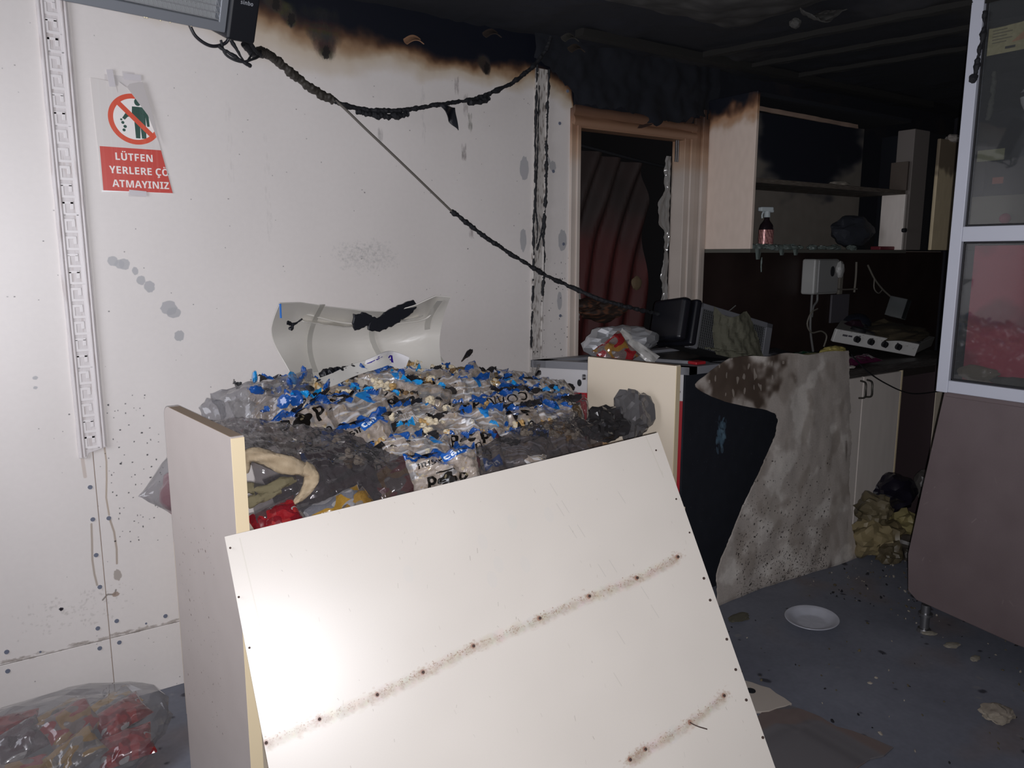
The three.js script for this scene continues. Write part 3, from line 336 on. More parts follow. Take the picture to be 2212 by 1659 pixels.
// curled white plastic sheet
{
  const t = thing('curled_sheet', 'curled white plastic sheet standing on the popcorn bags, burnt through at its lip', 'plastic sheet');
  const wp = MP({ color: 0xd8d4cc, roughness: 0.3, clearcoat: 0.3, clearcoatRoughness: 0.2, transmission: 0.0 });
  const topY = (u) => pl([[0, 1.352], [0.12, 1.35], [0.3, 1.33], [0.5, 1.312], [0.68, 1.305], [0.8, 1.325], [0.92, 1.358], [1, 1.352]], u), botY = (u) => pl([[0, 1.09], [0.2, 1.075], [1, 1.09]], u);
  const xl = (v) => 0.808 - 0.05 * smooth(v, 0, 0.75), xr = (v) => 1.36 + 0.04 * Math.sin(v * 2.8);
  part('body', sheet((u, v) => { const x = lerp(xl(v), xr(v), u), y = lerp(botY(u), topY(u), v); return [x, y, 0.2 + 0.1 * Math.pow(Math.abs(u - 0.5) * 2, 1.6) * 0.8 - 0.09 * Math.sin(v * Math.PI) + 0.05 * v * v + 0.006 * noise(x * 9, y * 9)]; }, 48, 36, 0.003), wp, t);
  part('inner_lip', sheet((u, v) => { const x = lerp(0.86, 1.3, u), s = Math.sin(Math.PI * u); return [x, 1.285 - 0.03 * s - 0.018 * Math.sin(v * 3) + 0.045 * v * (1 - 0.4 * u) + 0.004 * noise(x * 30, v), 0.2 + 0.055 * Math.cos(v * Math.PI * 0.8) - 0.02 * s]; }, 44, 12, 0.003), wp, t);
  part('ridge', [tube([[0.85, 1.315, 0.236], [0.9, 1.3, 0.23], [1.0, 1.272, 0.215], [1.12, 1.258, 0.21], [1.24, 1.258, 0.212], [1.33, 1.272, 0.225], [1.36, 1.31, 0.245]], 0.0035, 50, 8)], wp, t);
  part('blue_edge', span(0.757, 0.762, 1.305, 1.35, 0.325, 0.332, 0.0005), M({ color: 0x2a6fc0, roughness: 0.4 }), t, 'blue strip on the left edge');
  part('burnt_patch', [cut(ragged([[1.027, 1.301], [1.069, 1.303], [1.111, 1.281], [1.17, 1.314], [1.214, 1.328], [1.252, 1.34], [1.264, 1.323], [1.234, 1.292], [1.172, 1.259], [1.119, 1.24], [1.079, 1.249], [1.089, 1.276], [1.061, 1.258], [1.03, 1.25], [1.023, 1.272]], 0.009, 0.007, 6), 0.012, 0.003).translate(0, 0, 0.272), charTube([[0.795, 1.285, 0.282], [0.815, 1.28, 0.28], [0.845, 1.295, 0.28]], 0.0045, 3, 1.0, 60), charTube([[0.815, 1.28, 0.28], [0.805, 1.26, 0.28]], 0.005, 4, 1.0, 30), charTube([[0.89, 1.105, 0.3], [0.95, 1.118, 0.3], [1.02, 1.122, 0.3], [1.07, 1.125, 0.29]], 0.012, 9, 0.8, 80)], sootGloss, t);
  part('seam_tape', [[0.9, 0.84], [1.13, 1.17], [1.33, 1.37]].map(([a, b], i) => sheet((u, v) => { const y = lerp(1.11, 1.34 - 0.06 * (i === 1), v); const uu = lerp(b, a, Math.sin(v * 1.6)) + 0.02 * u; return [uu + 0.05 * (i === 0) * (1 - v) * (1 - v), y, 0.212 - 0.09 * Math.sin((y - 1.08) / 0.26 * Math.PI) + 0.05 * v * v + 0.08 * Math.pow(Math.abs((uu - 1.1) / 0.33), 1.6)]; }, 4, 20, 0.0015)), MP({ color: 0xb9b6ae, roughness: 0.15, clearcoat: 0.6 }), t);
  const pt = canvasTex(512, 256, null, (x) => { x.fillStyle = '#e9e7e8'; x.fillRect(0, 0, 512, 256); x.fillStyle = '#33208f'; x.font = 'bold 170px sans-serif'; x.fillText('TİYA', 20, 190); x.fillStyle = '#2a7fc6'; x.fillRect(0, 226, 240, 12); });
  const pb = single('printed_plastic', sheet((u, v) => [1.03 + 0.16 * u + 0.01 * v, 1.1 + 0.05 * v + 0.035 * Math.sin(u * 2.6) - 0.02 * u, 0.31 + 0.02 * v + 0.012 * Math.sin(u * 7)], 24, 8, 0.002), MP({ map: pt, roughness: 0.25, clearcoat: 0.5 }), 'folded piece of white plastic printed with large violet letters, in front of the curled sheet', 'plastic wrapper');
  single('white_liner', sheet((u, v) => { const x = lerp(0.86, 1.12, u); return [x, 1.068 + 0.07 * u + 0.028 * v, 0.36 - 0.05 * v + 0.01 * Math.sin(u * 9)]; }, 26, 8, 0.002), MP({ color: 0xd6d3cc, roughness: 0.3, clearcoat: 0.4 }), 'long white plastic strip slanting up under the curled sheet', 'plastic wrapper');
}

// ================= heap of popcorn bags on the counter =================
const top0 = [[0.5, 1.075], [0.58, 1.095], [0.7, 1.105], [0.9, 1.115], [1.15, 1.125], [1.3, 1.11], [1.45, 1.08], [1.7, 1.03], [1.96, 0.98]], top1 = [[0.5, 1.02], [0.54, 1.02], [0.82, 0.99], [1.06, 0.985], [1.31, 0.98], [1.57, 0.95], [1.96, 0.93]];
const heapY = (x, z) => lerp(pl(top0, x), pl(top1, x), (z - 0.28) / 0.52);
{
  const beige = (i, j, s) => { const n = fbm(i / 46 + s, j / 46, s, 3) * 24 + noise(i / 11, j / 11, s) * 10; return [160 + n, 148 + n, 138 + n * 1.1]; };
  const print = (s, kind) => canvasTex(512, 512, (i, j) => { let c = beige(i, j, s); const k = smooth(noise(i / 120, j / 70, s + 3), 0.12, 0.3); c = mixc(c, [136, 137, 140], k * 0.7); if (kind === 2) c = mixc(c, [206, 206, 210], 0.75 * smooth(Math.sin(j / 9 + 2.5 * noise(i / 90, j / 90)), 0.55, 0.8)); const e = (kind === 3 || kind === 2 ? 0 : 40) + 26 * noise(i / 40, s) + 14 * noise(i / 12, s * 2); if (j < e) c = j < e * 0.5 ? [24, 82, 160] : [20, 70, 142]; return c; }, (x) => {
    const r = rng(s * 7 + 1), brand = (a, b, t) => { x.save(); x.translate(a, b); x.rotate(t); x.fillStyle = '#17130f'; x.font = 'bold 80px sans-serif'; x.fillText('mısır', 0, 30); x.translate(196, -12); x.rotate(-0.22); x.fillStyle = '#2460b4'; x.fillRect(0, -40, 165, 88); x.fillStyle = '#e8f0fa'; x.font = 'bold 80px sans-serif'; x.fillText('can', 10, 30); x.restore(); };
    const pop = (a, b, z, second) => { x.save(); x.translate(a, b); x.scale(z, z); x.fillStyle = '#14110e'; x.font = 'bold 150px sans-serif'; x.fillText('P', 0, 0); x.fillText('P', 235, 0); x.beginPath(); for (let i = 0; i < 40; i++) { const q = i / 40 * 6.283, w = 54 + 12 * Math.sin(q * 4 + s) + 6 * r(); x.lineTo(158 + Math.cos(q) * w, -52 + Math.sin(q) * w); } x.fill(); x.font = '124px sans-serif'; x.fillText(second, 10, 128); x.fillRect(90, -136, 130, 12); x.restore(); };
    if (kind === 0) { brand(60, 105, -0.1); pop(80, 350, 1, 'CoRN'); }
    else if (kind === 1) { pop(60, 185, 1.1, 'CoRn'); brand(90, 430, -0.06); }
    else if (kind === 4) { x.save(); x.translate(512, 250); x.rotate(Math.PI); pop(60, 60, 1.05, 'CORN'); x.fillStyle = '#2a66b8'; x.fillRect(180, -30, 190, 30); x.fillStyle = '#dfe8f2'; x.font = 'bold 22px sans-serif'; x.fillText('POP CORN', 200, -8); x.restore(); }
    else if (kind === 2) { x.strokeStyle = 'rgba(214,216,220,0.8)'; x.lineWidth = 5; for (let q = 0; q < 9; q++) { x.beginPath(); x.ellipse(300, 260, 40 + q * 22, 18 + q * 16, 0.2, 0.2, 2.9); x.stroke(); } x.fillStyle = '#2a86cf'; x.beginPath(); x.moveTo(300, 20); x.lineTo(360, 130); x.lineTo(390, 120); x.lineTo(380, 10); x.fill(); }
    for (let i = 0; i < 60; i++) { x.fillStyle = r() < 0.5 ? 'rgba(150,112,52,0.3)' : 'rgba(226,208,160,0.45)'; x.beginPath(); x.ellipse(r() * 512, 30 + r() * 470, 4 + 14 * r(), 3 + 9 * r(), r() * 3, 0, 6.3); x.fill(); }
    for (let i = 0; i < 26; i++) { x.strokeStyle = 'rgba(96,86,80,0.35)'; x.lineWidth = 2 + 4 * r(); x.beginPath(); const a = r() * 512, b = r() * 512; x.moveTo(a, b); x.lineTo(a + 120 * (r() - 0.5), b + 60 * r()); x.stroke(); }
  });
  const skin = (map) => MP({ map, roughness: 0.28, clearcoat: 1, clearcoatRoughness: 0.04 });
  const skins = [skin(print(1, 0)), skin(print(2, 1)), skin(print(3, 2)), skin(print(4, 3)), skin(print(5, 4))];
  const geos = [1, 2, 3, 4, 5].map((s) => pillow(0.185, 0.175, 0.075, s * 13, { nu: 40, nv: 40, crease: 0.026, fold: 12, lump: 0.018, top: 0.03 }));
  const fringeGeos = [1, 2, 3, 4, 5, 6].map((s) => { const L = [], r = rng(s * 31), m = 1 + Math.floor(r() * 3); for (let q = 0; q < m; q++) { const x0 = (r() - 0.5) * 0.13, y0 = 0.068 + 0.02 * (r() - 0.5), w = 0.03 + 0.04 * r(), h = 0.012 + 0.016 * r(), a = (r() - 0.5) * 1.4, f = folds(s * 9 + q, 7, 26); L.push(sheet((u, v) => { const c = f(u * 0.05 + q, v * 0.05, s), e = 1 + 0.5 * noise(u * 5, q, s) * (v - 0.5); return [(u - 0.5) * w * e + 0.02 * c, (v - 0.5) * h * e + 0.02 * c, 0.016 * Math.sin(v * 4 + u * 5 + q) + 0.05 * c]; }, 9, 7, 0.001).rotateZ(a).rotateX(-0.5 * r()).translate(x0, y0, 0.012)); } return join(L); });
  const dark = MP({ color: 0x2c2a2b, roughness: 0.25, clearcoat: 0.8 });
  const rows = [[0.27, [0.8, 0.98, 1.15, 1.32, 1.49, 1.63, 1.74]], [0.38, [0.72, 0.9, 1.07, 1.24, 1.41, 1.56, 1.69, 1.79]], [0.5, [0.8, 0.98, 1.16, 1.33, 1.49, 1.62, 1.73]], [0.62, [0.73, 0.91, 1.08, 1.26, 1.43, 1.58]], [0.74, [0.86, 1.03, 1.2, 1.37, 1.51]], [0.86, [0.96, 1.13, 1.29]], [1.03, [0.945]]];
  const ord = ['leftmost', 'second from left', 'third from left', 'fourth from left', 'fifth from left', 'sixth from left', 'seventh from left', 'eighth from left'], rowName = ['row nearest the wall', 'second row from wall', 'third row from wall', 'fourth row from wall', 'fifth row from wall', 'row behind the front bag'];
  const r = rng(77), proto = [];
  const look = ['with blue name tag', 'with big black letters', 'with pale wavy lines', 'without lettering', 'with upside-down letters'];
  let n = 0;
  rows.forEach(([z, xs], q) => xs.forEach((x, c) => {
    const k = q === 6 ? 0 : Math.floor(r() * 5), gk = Math.floor(r() * 5), fk = Math.floor(r() * 6), y = heapY(x, z) - (q === 0 ? 0.09 : q === 1 ? 0.07 : 0.056) + (q === 6 ? 0.055 - 0.005 : 0.014 * (r() - 0.5));
    const label = 'popcorn bag ' + look[k] + ', ' + (q === 6 ? 'lying at the very front of the heap' : ord[c] + ', ' + rowName[q]);
    let t;
    if (!proto[k]) { t = proto[k] = thing('popcorn_bag', label, 'popcorn bag', [0, 0, 0], 0, 'popcorn bags heaped on the counter'); part('pouch', geos[gk], skins[k], t); part('melted_header', fringeGeos[fk], r() < 0.7 ? blueFilm : cyanFilm, t, 'shrivelled blue header').userData.kind = 'stuff'; part('charred_fold', fringeGeos[(fk + 1) % 6].clone().scale(1.1, 0.35, 0.8).translate(0.01, 0.05, 0.006), dark, t, 'dark shrivelled film').userData.kind = 'stuff'; }
    else { t = proto[k].clone(); t.name = numbered('popcorn_bag'); scene.add(t); t.userData = { ...t.userData, label }; t.children[0].geometry = geos[gk]; t.children[1].geometry = fringeGeos[fk]; t.children[2].position.set(0.06 * (r() - 0.5), 0.03 * (r() - 0.5), 0); t.children[2].rotation.z = r() - 0.5; t.children[1].material = r() < 0.88 ? blueFilm : cyanFilm; }
    t.position.set(x + 0.02 * (r() - 0.5), y, z + 0.02 * (r() - 0.5));
    t.rotation.set(0, 0, 0); t.rotation.order = 'YXZ'; t.rotation.y = -0.25 + 0.5 * (r() - 0.5) - (x - 1.2) * 0.25; t.rotation.x = -R(44) + R(40) * (r() - 0.5); t.rotation.z = 0.8 * (r() - 0.5) + 0.12;
    if (q === 6) { t.rotation.set(-R(26), -0.32, 0.14); t.scale.set(1.05, 0.85, 1.2); }
    else { const s = 1.02 + 0.34 * r(); t.scale.set(s, s * (0.85 + 0.2 * r()), s); }
    if (x > 1.7 && q < 5) { t.rotation.z = 1.35 + 0.2 * r(); t.rotation.y = 0.35; }
  }));
  // popped corn spilled over the bags
  const kernel = (s) => { const q = rng(s), L = []; for (let i = 0; i < 5; i++) L.push(blob(0.0052 + 0.003 * q(), 0.005 + 0.003 * q(), 0.005 + 0.003 * q(), s * 5 + i, 0.3, 1, 2, 1.2).translate(0.0062 * (q() - 0.5) * 2, 0.0062 * (q() - 0.5) * 2, 0.0062 * (q() - 0.5) * 2)); return join(L); };
  const corn = new THREE.InstancedMesh(kernel(3), M({ color: 0xded0b4, roughness: 0.75 }), 620); corn.name = 'spilled_popcorn'; corn.castShadow = true; scene.add(corn); tag(corn, 'loose popped corn spilled over the tops of the melted bags', 'popcorn', null, 'stuff');
  const clusters = []; for (let i = 0; i < 90; i++) clusters.push([0.75 + 1.1 * r(), 0.25 + 0.6 * r(), 0.012 + 0.035 * r()]); clusters.push([1.75, 0.36, 0.07], [1.8, 0.33, 0.07], [1.84, 0.38, 0.05], [1.3, 0.25, 0.06], [1.36, 0.26, 0.05], [1.22, 0.26, 0.05], [1.0, 0.26, 0.05], [1.5, 0.27, 0.05]);
  const m4 = new THREE.Matrix4(), qt = new THREE.Quaternion(), col = new THREE.Color();
  for (let i = 0; i < 620; i++) { let [x, z, s] = clusters[Math.floor(r() * clusters.length)]; x += s * (r() + r() - 1); z += s * (r() + r() - 1); if (x > 1.88 - 0.7 * (z - 0.3)) { x -= 0.3; } qt.setFromEuler(new THREE.Euler(r() * 6, r() * 6, r() * 6)); const k = 0.7 + 0.6 * r(); m4.compose(V([x, heapY(x, z) - 0.022 + 0.014 * r(), z]), qt, V([k, k, k])); corn.setMatrixAt(i, m4); const b = r(); col.setRGB(1, 1, 1); if (b < 0.25) col.setRGB(0.75, 0.55, 0.3); else if (b < 0.32) col.setRGB(0.25, 0.17, 0.1); corn.setColorAt(i, col); }
  // scorched scraps of film strewn over the heap
  const scrap = new THREE.InstancedMesh(sheet((u, v) => [0.04 * (u - 0.5), 0.022 * (v - 0.5), 0.012 * Math.sin(u * 6 + v * 3) + 0.006 * noise(u * 5, v * 5)], 8, 6, 0.0008), MP({ color: 0xffffff, roughness: 0.25, clearcoat: 0.8, clearcoatRoughness: 0.08 }), 80); scrap.name = 'film_scraps'; scene.add(scrap); tag(scrap, 'shrivelled scraps of blue, grey and sooty film strewn over the popcorn bags', 'plastic scraps', null, 'stuff');
  for (let i = 0; i < 80; i++) { const z = 0.22 + 0.66 * r(), x = 0.6 + (1.9 - 0.6 - 0.75 * Math.max(0, z - 0.3)) * r(); qt.setFromEuler(new THREE.Euler(-0.9 + r() * 1.4 - 0.7, r() * 1.4 - 0.7, r() * 1.2 - 0.6)); const k = 0.5 + 0.9 * r(); m4.compose(V([x, heapY(x, z) - 0.022 + 0.012 * r(), z]), qt, V([k, k, k])); scrap.setMatrixAt(i, m4); const b = r(); col.setHex(b < 0.26 ? 0x1d4f94 : b < 0.3 ? 0x2b90d0 : b < 0.72 ? 0x2c2b2d : b < 0.88 ? 0x8a8784 : 0xbcb4a8); scrap.setColorAt(i, col); }
  // crust of blackened corn along the back edge of the heap
  const cr = []; for (let i = 0; i < 70; i++) { const x = 1.2 + 0.68 * (i / 70) + 0.01 * r(); cr.push(blob(0.012 + 0.008 * r(), 0.01 + 0.01 * r(), 0.012, i, 0.5, 2, 3, 0.8).translate(x, heapY(x, 0.22) - 0.03 + 0.016 * Math.max(0, noise(x * 20, 3)), 0.2 + 0.03 * r())); }
  single('charred_popcorn', cr, M({ color: 0x6a5a40, roughness: 0.8 }), 'crust of browned and blackened popcorn along the back edge of the heap', 'burnt popcorn', null, 'stuff');
}
// clear sacks that held the bags
{
  const drape = (seed, x0, x1, z0, z1, drop, lift, nu = 60, nv = 60, amp = 0.02) => { const f = folds(seed, 10, 5), f2 = folds(seed + 3, 8, 20); return sheet((u, v) => { const x = lerp(x0(v), x1(v), u); const vv = v; let y, z; if (vv < 0.55) { z = lerp(z0(u), z1(u), vv / 0.55); y = heapY(x, z) + lift; } else { const s = (vv - 0.55) / 0.45; z = z1(u) + 0.035 * Math.sin(s * 1.6); y = heapY(x, z1(u)) + lift - drop(u) * s; } const c = amp * (3.4 * f(x * 2, y * 2, z * 2) + 1.8 * f2(x * 2, y * 2, z * 2)); return [x + 0.3 * c, y + c * (vv < 0.55 ? 0.9 : 0.2), z + c * (vv < 0.55 ? 0.2 : 0.9)]; }, nu, nv, 0); };
  single('clear_sack', drape(4, (v) => 0.47, (v) => lerp(0.8, 0.95, v), (u) => 0.56 + 0.2 * u, (u) => 0.975, () => 0.26, 0.014, 100, 90, 0.024), smokyFilm, 'smoky plastic sack draped over the left front of the heap beside the left side panel', 'plastic sack');
  single('clear_sack', drape(9, (v) => lerp(0.98, 0.94, v), (v) => lerp(1.6, 1.66, v), (u) => lerp(0.97, 0.74, u), (u) => lerp(1.01, 0.84, u), () => 0.2, 0.008, 90, 60, 0.022), smokyFilm, 'smoky clear plastic sack hanging over the front of the heap above the fallen board', 'plastic sack');
  single('clear_sack', drape(15, () => 1.5, (v) => lerp(1.8, 1.76, v), (u) => lerp(0.62, 0.46, u), (u) => lerp(0.84, 0.62, u), () => 0.25, 0.016, 50, 50, 0.022), film, 'clear plastic sack at the right end of the heap holding red and yellow packets', 'plastic sack');
  // tied left end of the long sack, with blue scraps inside
  const g = pillow(0.32, 0.22, 0.2, 41, { nu: 64, nv: 50, crease: 0.05, fold: 10, lump: 0.03 }); const t = single('clear_sack', g, film, 'tied left end of a clear plastic sack, jutting out above the left side panel', 'plastic sack'); t.position.set(0.715, 1.005, 0.33); t.rotation.set(-0.4, -0.25, 0.1);
  const ear = blob(0.035, 0.04, 0.03, 12, 0.4, 4, 3); const e = part('tied_end', ear, film, t); e.position.set(-0.165, 0.05, 0.02);
  const inner = single('popcorn_bag', pillow(0.26, 0.17, 0.14, 55, { nu: 30, nv: 30, crease: 0.02 }), MP({ color: 0x8b8681, roughness: 0.3, clearcoat: 0.9, clearcoatRoughness: 0.08 }), 'grey crumpled popcorn bag inside the tied left end of the clear sack', 'popcorn bag'); inner.position.set(0.73, 0.99, 0.33); inner.rotation.set(-0.4, -0.25, 0.1);
  const r = rng(6); const o9 = ['leftmost', 'second from the left', 'third from the left', 'fourth from the left', 'middle', 'fourth from the right', 'third from the right', 'second from the right', 'rightmost']; for (let i = 0; i < 9; i++) { const s = single('blue_scrap', blob(0.016 + 0.012 * r(), 0.014 + 0.01 * r(), 0.008, 60 + i, 0.5, 3, 3), r() < 0.7 ? blueFilm : cyanFilm, o9[i] + ' blue film scrap on the tied left end of the sack', 'plastic scrap', 'blue scraps on the tied left end of the sack'); const x = 0.65 + 0.026 * i + 0.012 * r(), z = 0.28 + 0.22 * r(); s.position.set(x, heapY(x, z) + 0.016 - 0.1 * Math.max(0, z - 0.42), z); s.rotation.set(r() * 3, r() * 3, r() * 3); }
  // tip of a sack behind the left side panel
  const tip = single('clear_sack', blob(0.085, 0.1, 0.1, 33, 0.16, 5, 2.5, 0.4), film, 'pointed end of a clear sack sticking out behind the left side panel', 'plastic sack'); { const p = tip.geometry.attributes.position; for (let i = 0; i < p.count; i++) { const x = p.getX(i), k = clamp((x + 0.1) / 0.12, 0.06, 1); p.setY(i, p.getY(i) * k); p.setZ(i, p.getZ(i) * k); } tip.geometry.computeVertexNormals(); } tip.position.set(0.393, 0.83, 0.4); tip.rotation.z = 0.1;
  const ti = single('snack_packet', blob(0.055, 0.07, 0.06, 35, 0.2, 4, 2.5), MP({ color: 0x8d5a60, roughness: 0.3, clearcoat: 0.6 }), 'dull pink packet in the sack end behind the left side panel', 'snack packet'); ti.position.set(0.415, 0.815, 0.4);
}
// snack packets in the sacks under the popcorn
const packSkin = (a, b, c, s) => MP({ map: canvasTex(256, 256, (i, j) => { const n = noise(i / 90, j / 60, s), m = noise(i / 50, j / 110, s + 9), g = noise(i / 9, j / 9, s) * 8; return (n > 0.1 ? a : m > 0.14 ? b : n < -0.42 ? [150, 146, 144] : c).map((v) => v + g); }), roughness: 0.22, clearcoat: 1, clearcoatRoughness: 0.06 });
const packSkins = [packSkin([140, 30, 36], [150, 44, 44], [112, 24, 32], 1), packSkin([134, 36, 40], [140, 104, 52], [110, 96, 92], 4), packSkin([136, 134, 136], [150, 116, 50], [104, 104, 110], 7), packSkin([70, 42, 52], [56, 40, 48], [82, 68, 74], 11), packSkin([138, 106, 52], [120, 112, 104], [96, 90, 88], 15)];
const packNames = ['bright red', 'red and yellow', 'silver and yellow', 'dull purple', 'mustard yellow'];
const packGeos = [1, 2, 3, 4].map((s) => pillow(0.15, 0.11, 0.05, 200 + s * 7, { nu: 22, nv: 18, crease: 0.014, fold: 12 }));
let packProto;
function packet(k, gk, pos, rot, label, group, sc = 1) {
  let t; if (!packProto) { t = packProto = single('snack_packet', packGeos[gk], packSkins[k], label, 'snack packet', group); } else { t = packProto.clone(); t.name = numbered('snack_packet'); scene.add(t); t.geometry = packGeos[gk]; t.material = packSkins[k]; t.userData = { label, category: 'snack packet', group }; }
  t.position.set(...pos); t.rotation.set(...rot); t.scale.setScalar(sc); return t;
}
{
  const g = 'snack packets in the sacks under the popcorn bags';
  const L = [[0, [0.515, 0.885, 1.000], 'beside the left side panel'], [2, [0.575, 0.835, 1.025], 'at the board edge near the left panel'], [2, [0.66, 0.87, 1.015], 'under the smoky sack, right of the crumpled silver one'], [3, [0.61, 0.915, 0.880], 'below the knotted towel'], [3, [0.76, 0.885, 0.890], 'under the smoky sack left of the front popcorn bag'], [1, [0.86, 0.9, 0.910], 'below and left of the front popcorn bag'], [3, [0.72, 0.95, 0.830], 'high under the smoky sack'], [0, [0.95, 0.88, 0.935], 'above the middle of the fallen board'], [1, [1.06, 0.88, 0.910], 'in the hanging sack, above the middle of the board'], [3, [1.2, 0.9, 0.850], 'in the hanging sack, right of the middle'], [3, [1.35, 0.88, 0.790], 'in the hanging sack near its right end'], [1, [1.52, 0.9, 0.690], 'in the right-end sack, lowest'], [0, [1.6, 0.925, 0.675], 'in the right-end sack, facing the right side panel'], [4, [1.68, 0.91, 0.615], 'in the right-end sack, rearmost'], [4, [0.69, 0.86, 1.045], 'nearest above the left half of the board']];
  const r = rng(19); L.forEach(([k, p, w], i) => packet(k, i % 4, p, [-0.5 + 0.5 * (r() - 0.5), -0.2 + 0.6 * (r() - 0.5), 0.2 + 0.8 * (r() - 0.5)], packNames[k] + ' snack packet ' + w, g, k === 0 ? 0.78 : 1));
}
// towel on the left front of the heap
{
  const t = thing('knotted_towel', 'dirty beige towel twisted into a loop on the sack beside the left side panel', 'towel');
  const tm = M({ map: canvasTex(256, 256, (i, j) => { const n = noise(i / 30, j / 30) * 22 + noise(i / 2, j / 2) * 12; return [168 + n, 150 + n, 124 + n]; }, null, true), roughness: 0.95 });
  const roll = (pts, rs, s) => { const c = new THREE.CatmullRomCurve3(pts.map(V)), F = c.computeFrenetFrames(60), n = 60; return sheet((u, v) => { const i = Math.min(n, Math.round(v * n)), p = c.getPoint(v), a = u * 6.283, q = pl(rs, v) * (1 + 0.16 * Math.sin(a * 3 + v * 12 + s) + 0.12 * noise(a, v * 9, s)); return [p.x + (F.normals[i].x * Math.cos(a) + F.binormals[i].x * Math.sin(a)) * q, p.y + (F.normals[i].y * Math.cos(a) + F.binormals[i].y * Math.sin(a)) * q, p.z + (F.normals[i].z * Math.cos(a) + F.binormals[i].z * Math.sin(a)) * q]; }, 18, 60, 0.002); };
  part('fold', roll([[0.462, 1.0, 0.93], [0.475, 1.035, 0.945], [0.51, 1.03, 0.965], [0.56, 1.005, 0.975], [0.6, 0.985, 0.97]], [[0, 0.012], [0.3, 0.016], [0.7, 0.021], [1, 0.014]], 1), tm, t);
  part('twisted_end', roll([[0.59, 0.995, 0.972], [0.612, 0.975, 0.98], [0.595, 0.95, 0.99], [0.57, 0.925, 0.995], [0.555, 0.915, 0.99]], [[0, 0.017], [0.4, 0.016], [0.8, 0.006], [1, 0.003]], 3), tm, t);
  part('lower_fold', [roll([[0.46, 0.965, 0.965], [0.5, 0.96, 0.985], [0.545, 0.972, 0.985], [0.57, 0.97, 0.975]], [[0, 0.012], [0.6, 0.012], [1, 0.006]], 5), roll([[0.455, 0.935, 0.98], [0.49, 0.945, 0.99], [0.53, 0.955, 0.99]], [[0, 0.013], [1, 0.007]], 8)], M({ color: 0x6f674f, roughness: 0.95 }), t, 'dark olive fold');
}
// right end of the counter: black sack and a piece of cardboard
{
  const a = single('black_sack', blob(0.08, 0.065, 0.07, 71, 0.62, 5, 1.7, 0.2), MP({ color: 0x3c3a3b, transmission: 0.2, thickness: 0, roughness: 0.1, clearcoat: 1, clearcoatRoughness: 0.05 }), 'crumpled dark plastic sack at the right end of the heap, against the right side panel', 'plastic sack'); a.position.set(1.83, 0.885, 0.66);
  const b = single('clear_sack', blob(0.072, 0.1, 0.055, 76, 0.62, 5, 1.8, 0.2), blackFilm, 'gathered grey plastic sack standing up against the right side panel', 'plastic sack'); b.position.set(1.965, 0.915, 0.66);
  single('cardboard_piece', cut(ragged([[-0.07, -0.1], [0.07, -0.1], [0.075, 0.02], [0.03, 0.04], [-0.02, 0.035], [-0.075, 0.06]], 0.02, 0.008, 4), 0.004).rotateX(-0.5).translate(1.76, 0.8, 0.7), M({ color: 0xa98662, roughness: 0.9 }), 'torn brown cardboard under the dark sack at the right end', 'cardboard');
}
// sack of snack packets on the floor
{
  const t = single('clear_sack', (() => { const g = blob(0.34, 0.102, 0.26, 90, 0.17, 6, 4, 0.2), p = g.attributes.position; for (let i = 0; i < p.count; i++) p.setY(i, Math.max(-0.085, p.getY(i))); g.computeVertexNormals(); return g; })(), film, 'large clear sack full of snack packets lying on the floor by the white wall', 'plastic sack'); t.position.set(0.02, 0.086, 0.3);
  const g = 'snack packets in the clear sack on the floor', r = rng(23);
  const rowsN = ['back row', 'middle row', 'front row'], ord = ['leftmost', 'second from left', 'third from left', 'fourth from left'];
  for (let q = 0; q < 3; q++) for (let c = 0; c < 4; c++) { const k = [1, 0, 4, 2, 1, 3, 1, 0, 2, 1, 4, 0][q * 4 + c], x = -0.2 + 0.135 * c + 0.02 * r(), z = 0.16 + 0.125 * q; packet(k, (q + c) % 4, [x, 0.115 - 0.03 * Math.abs(q - 1) - 0.02 * (c === 0 || c === 3) + 0.02 * r(), z], [-1.1 + 0.5 * (r() - 0.5), 0.5 * (r() - 0.5), 0.3 + 0.7 * (r() - 0.5)], packNames[k] + ' snack packet in the floor sack, ' + ord[c] + ', ' + rowsN[q], g); }
}

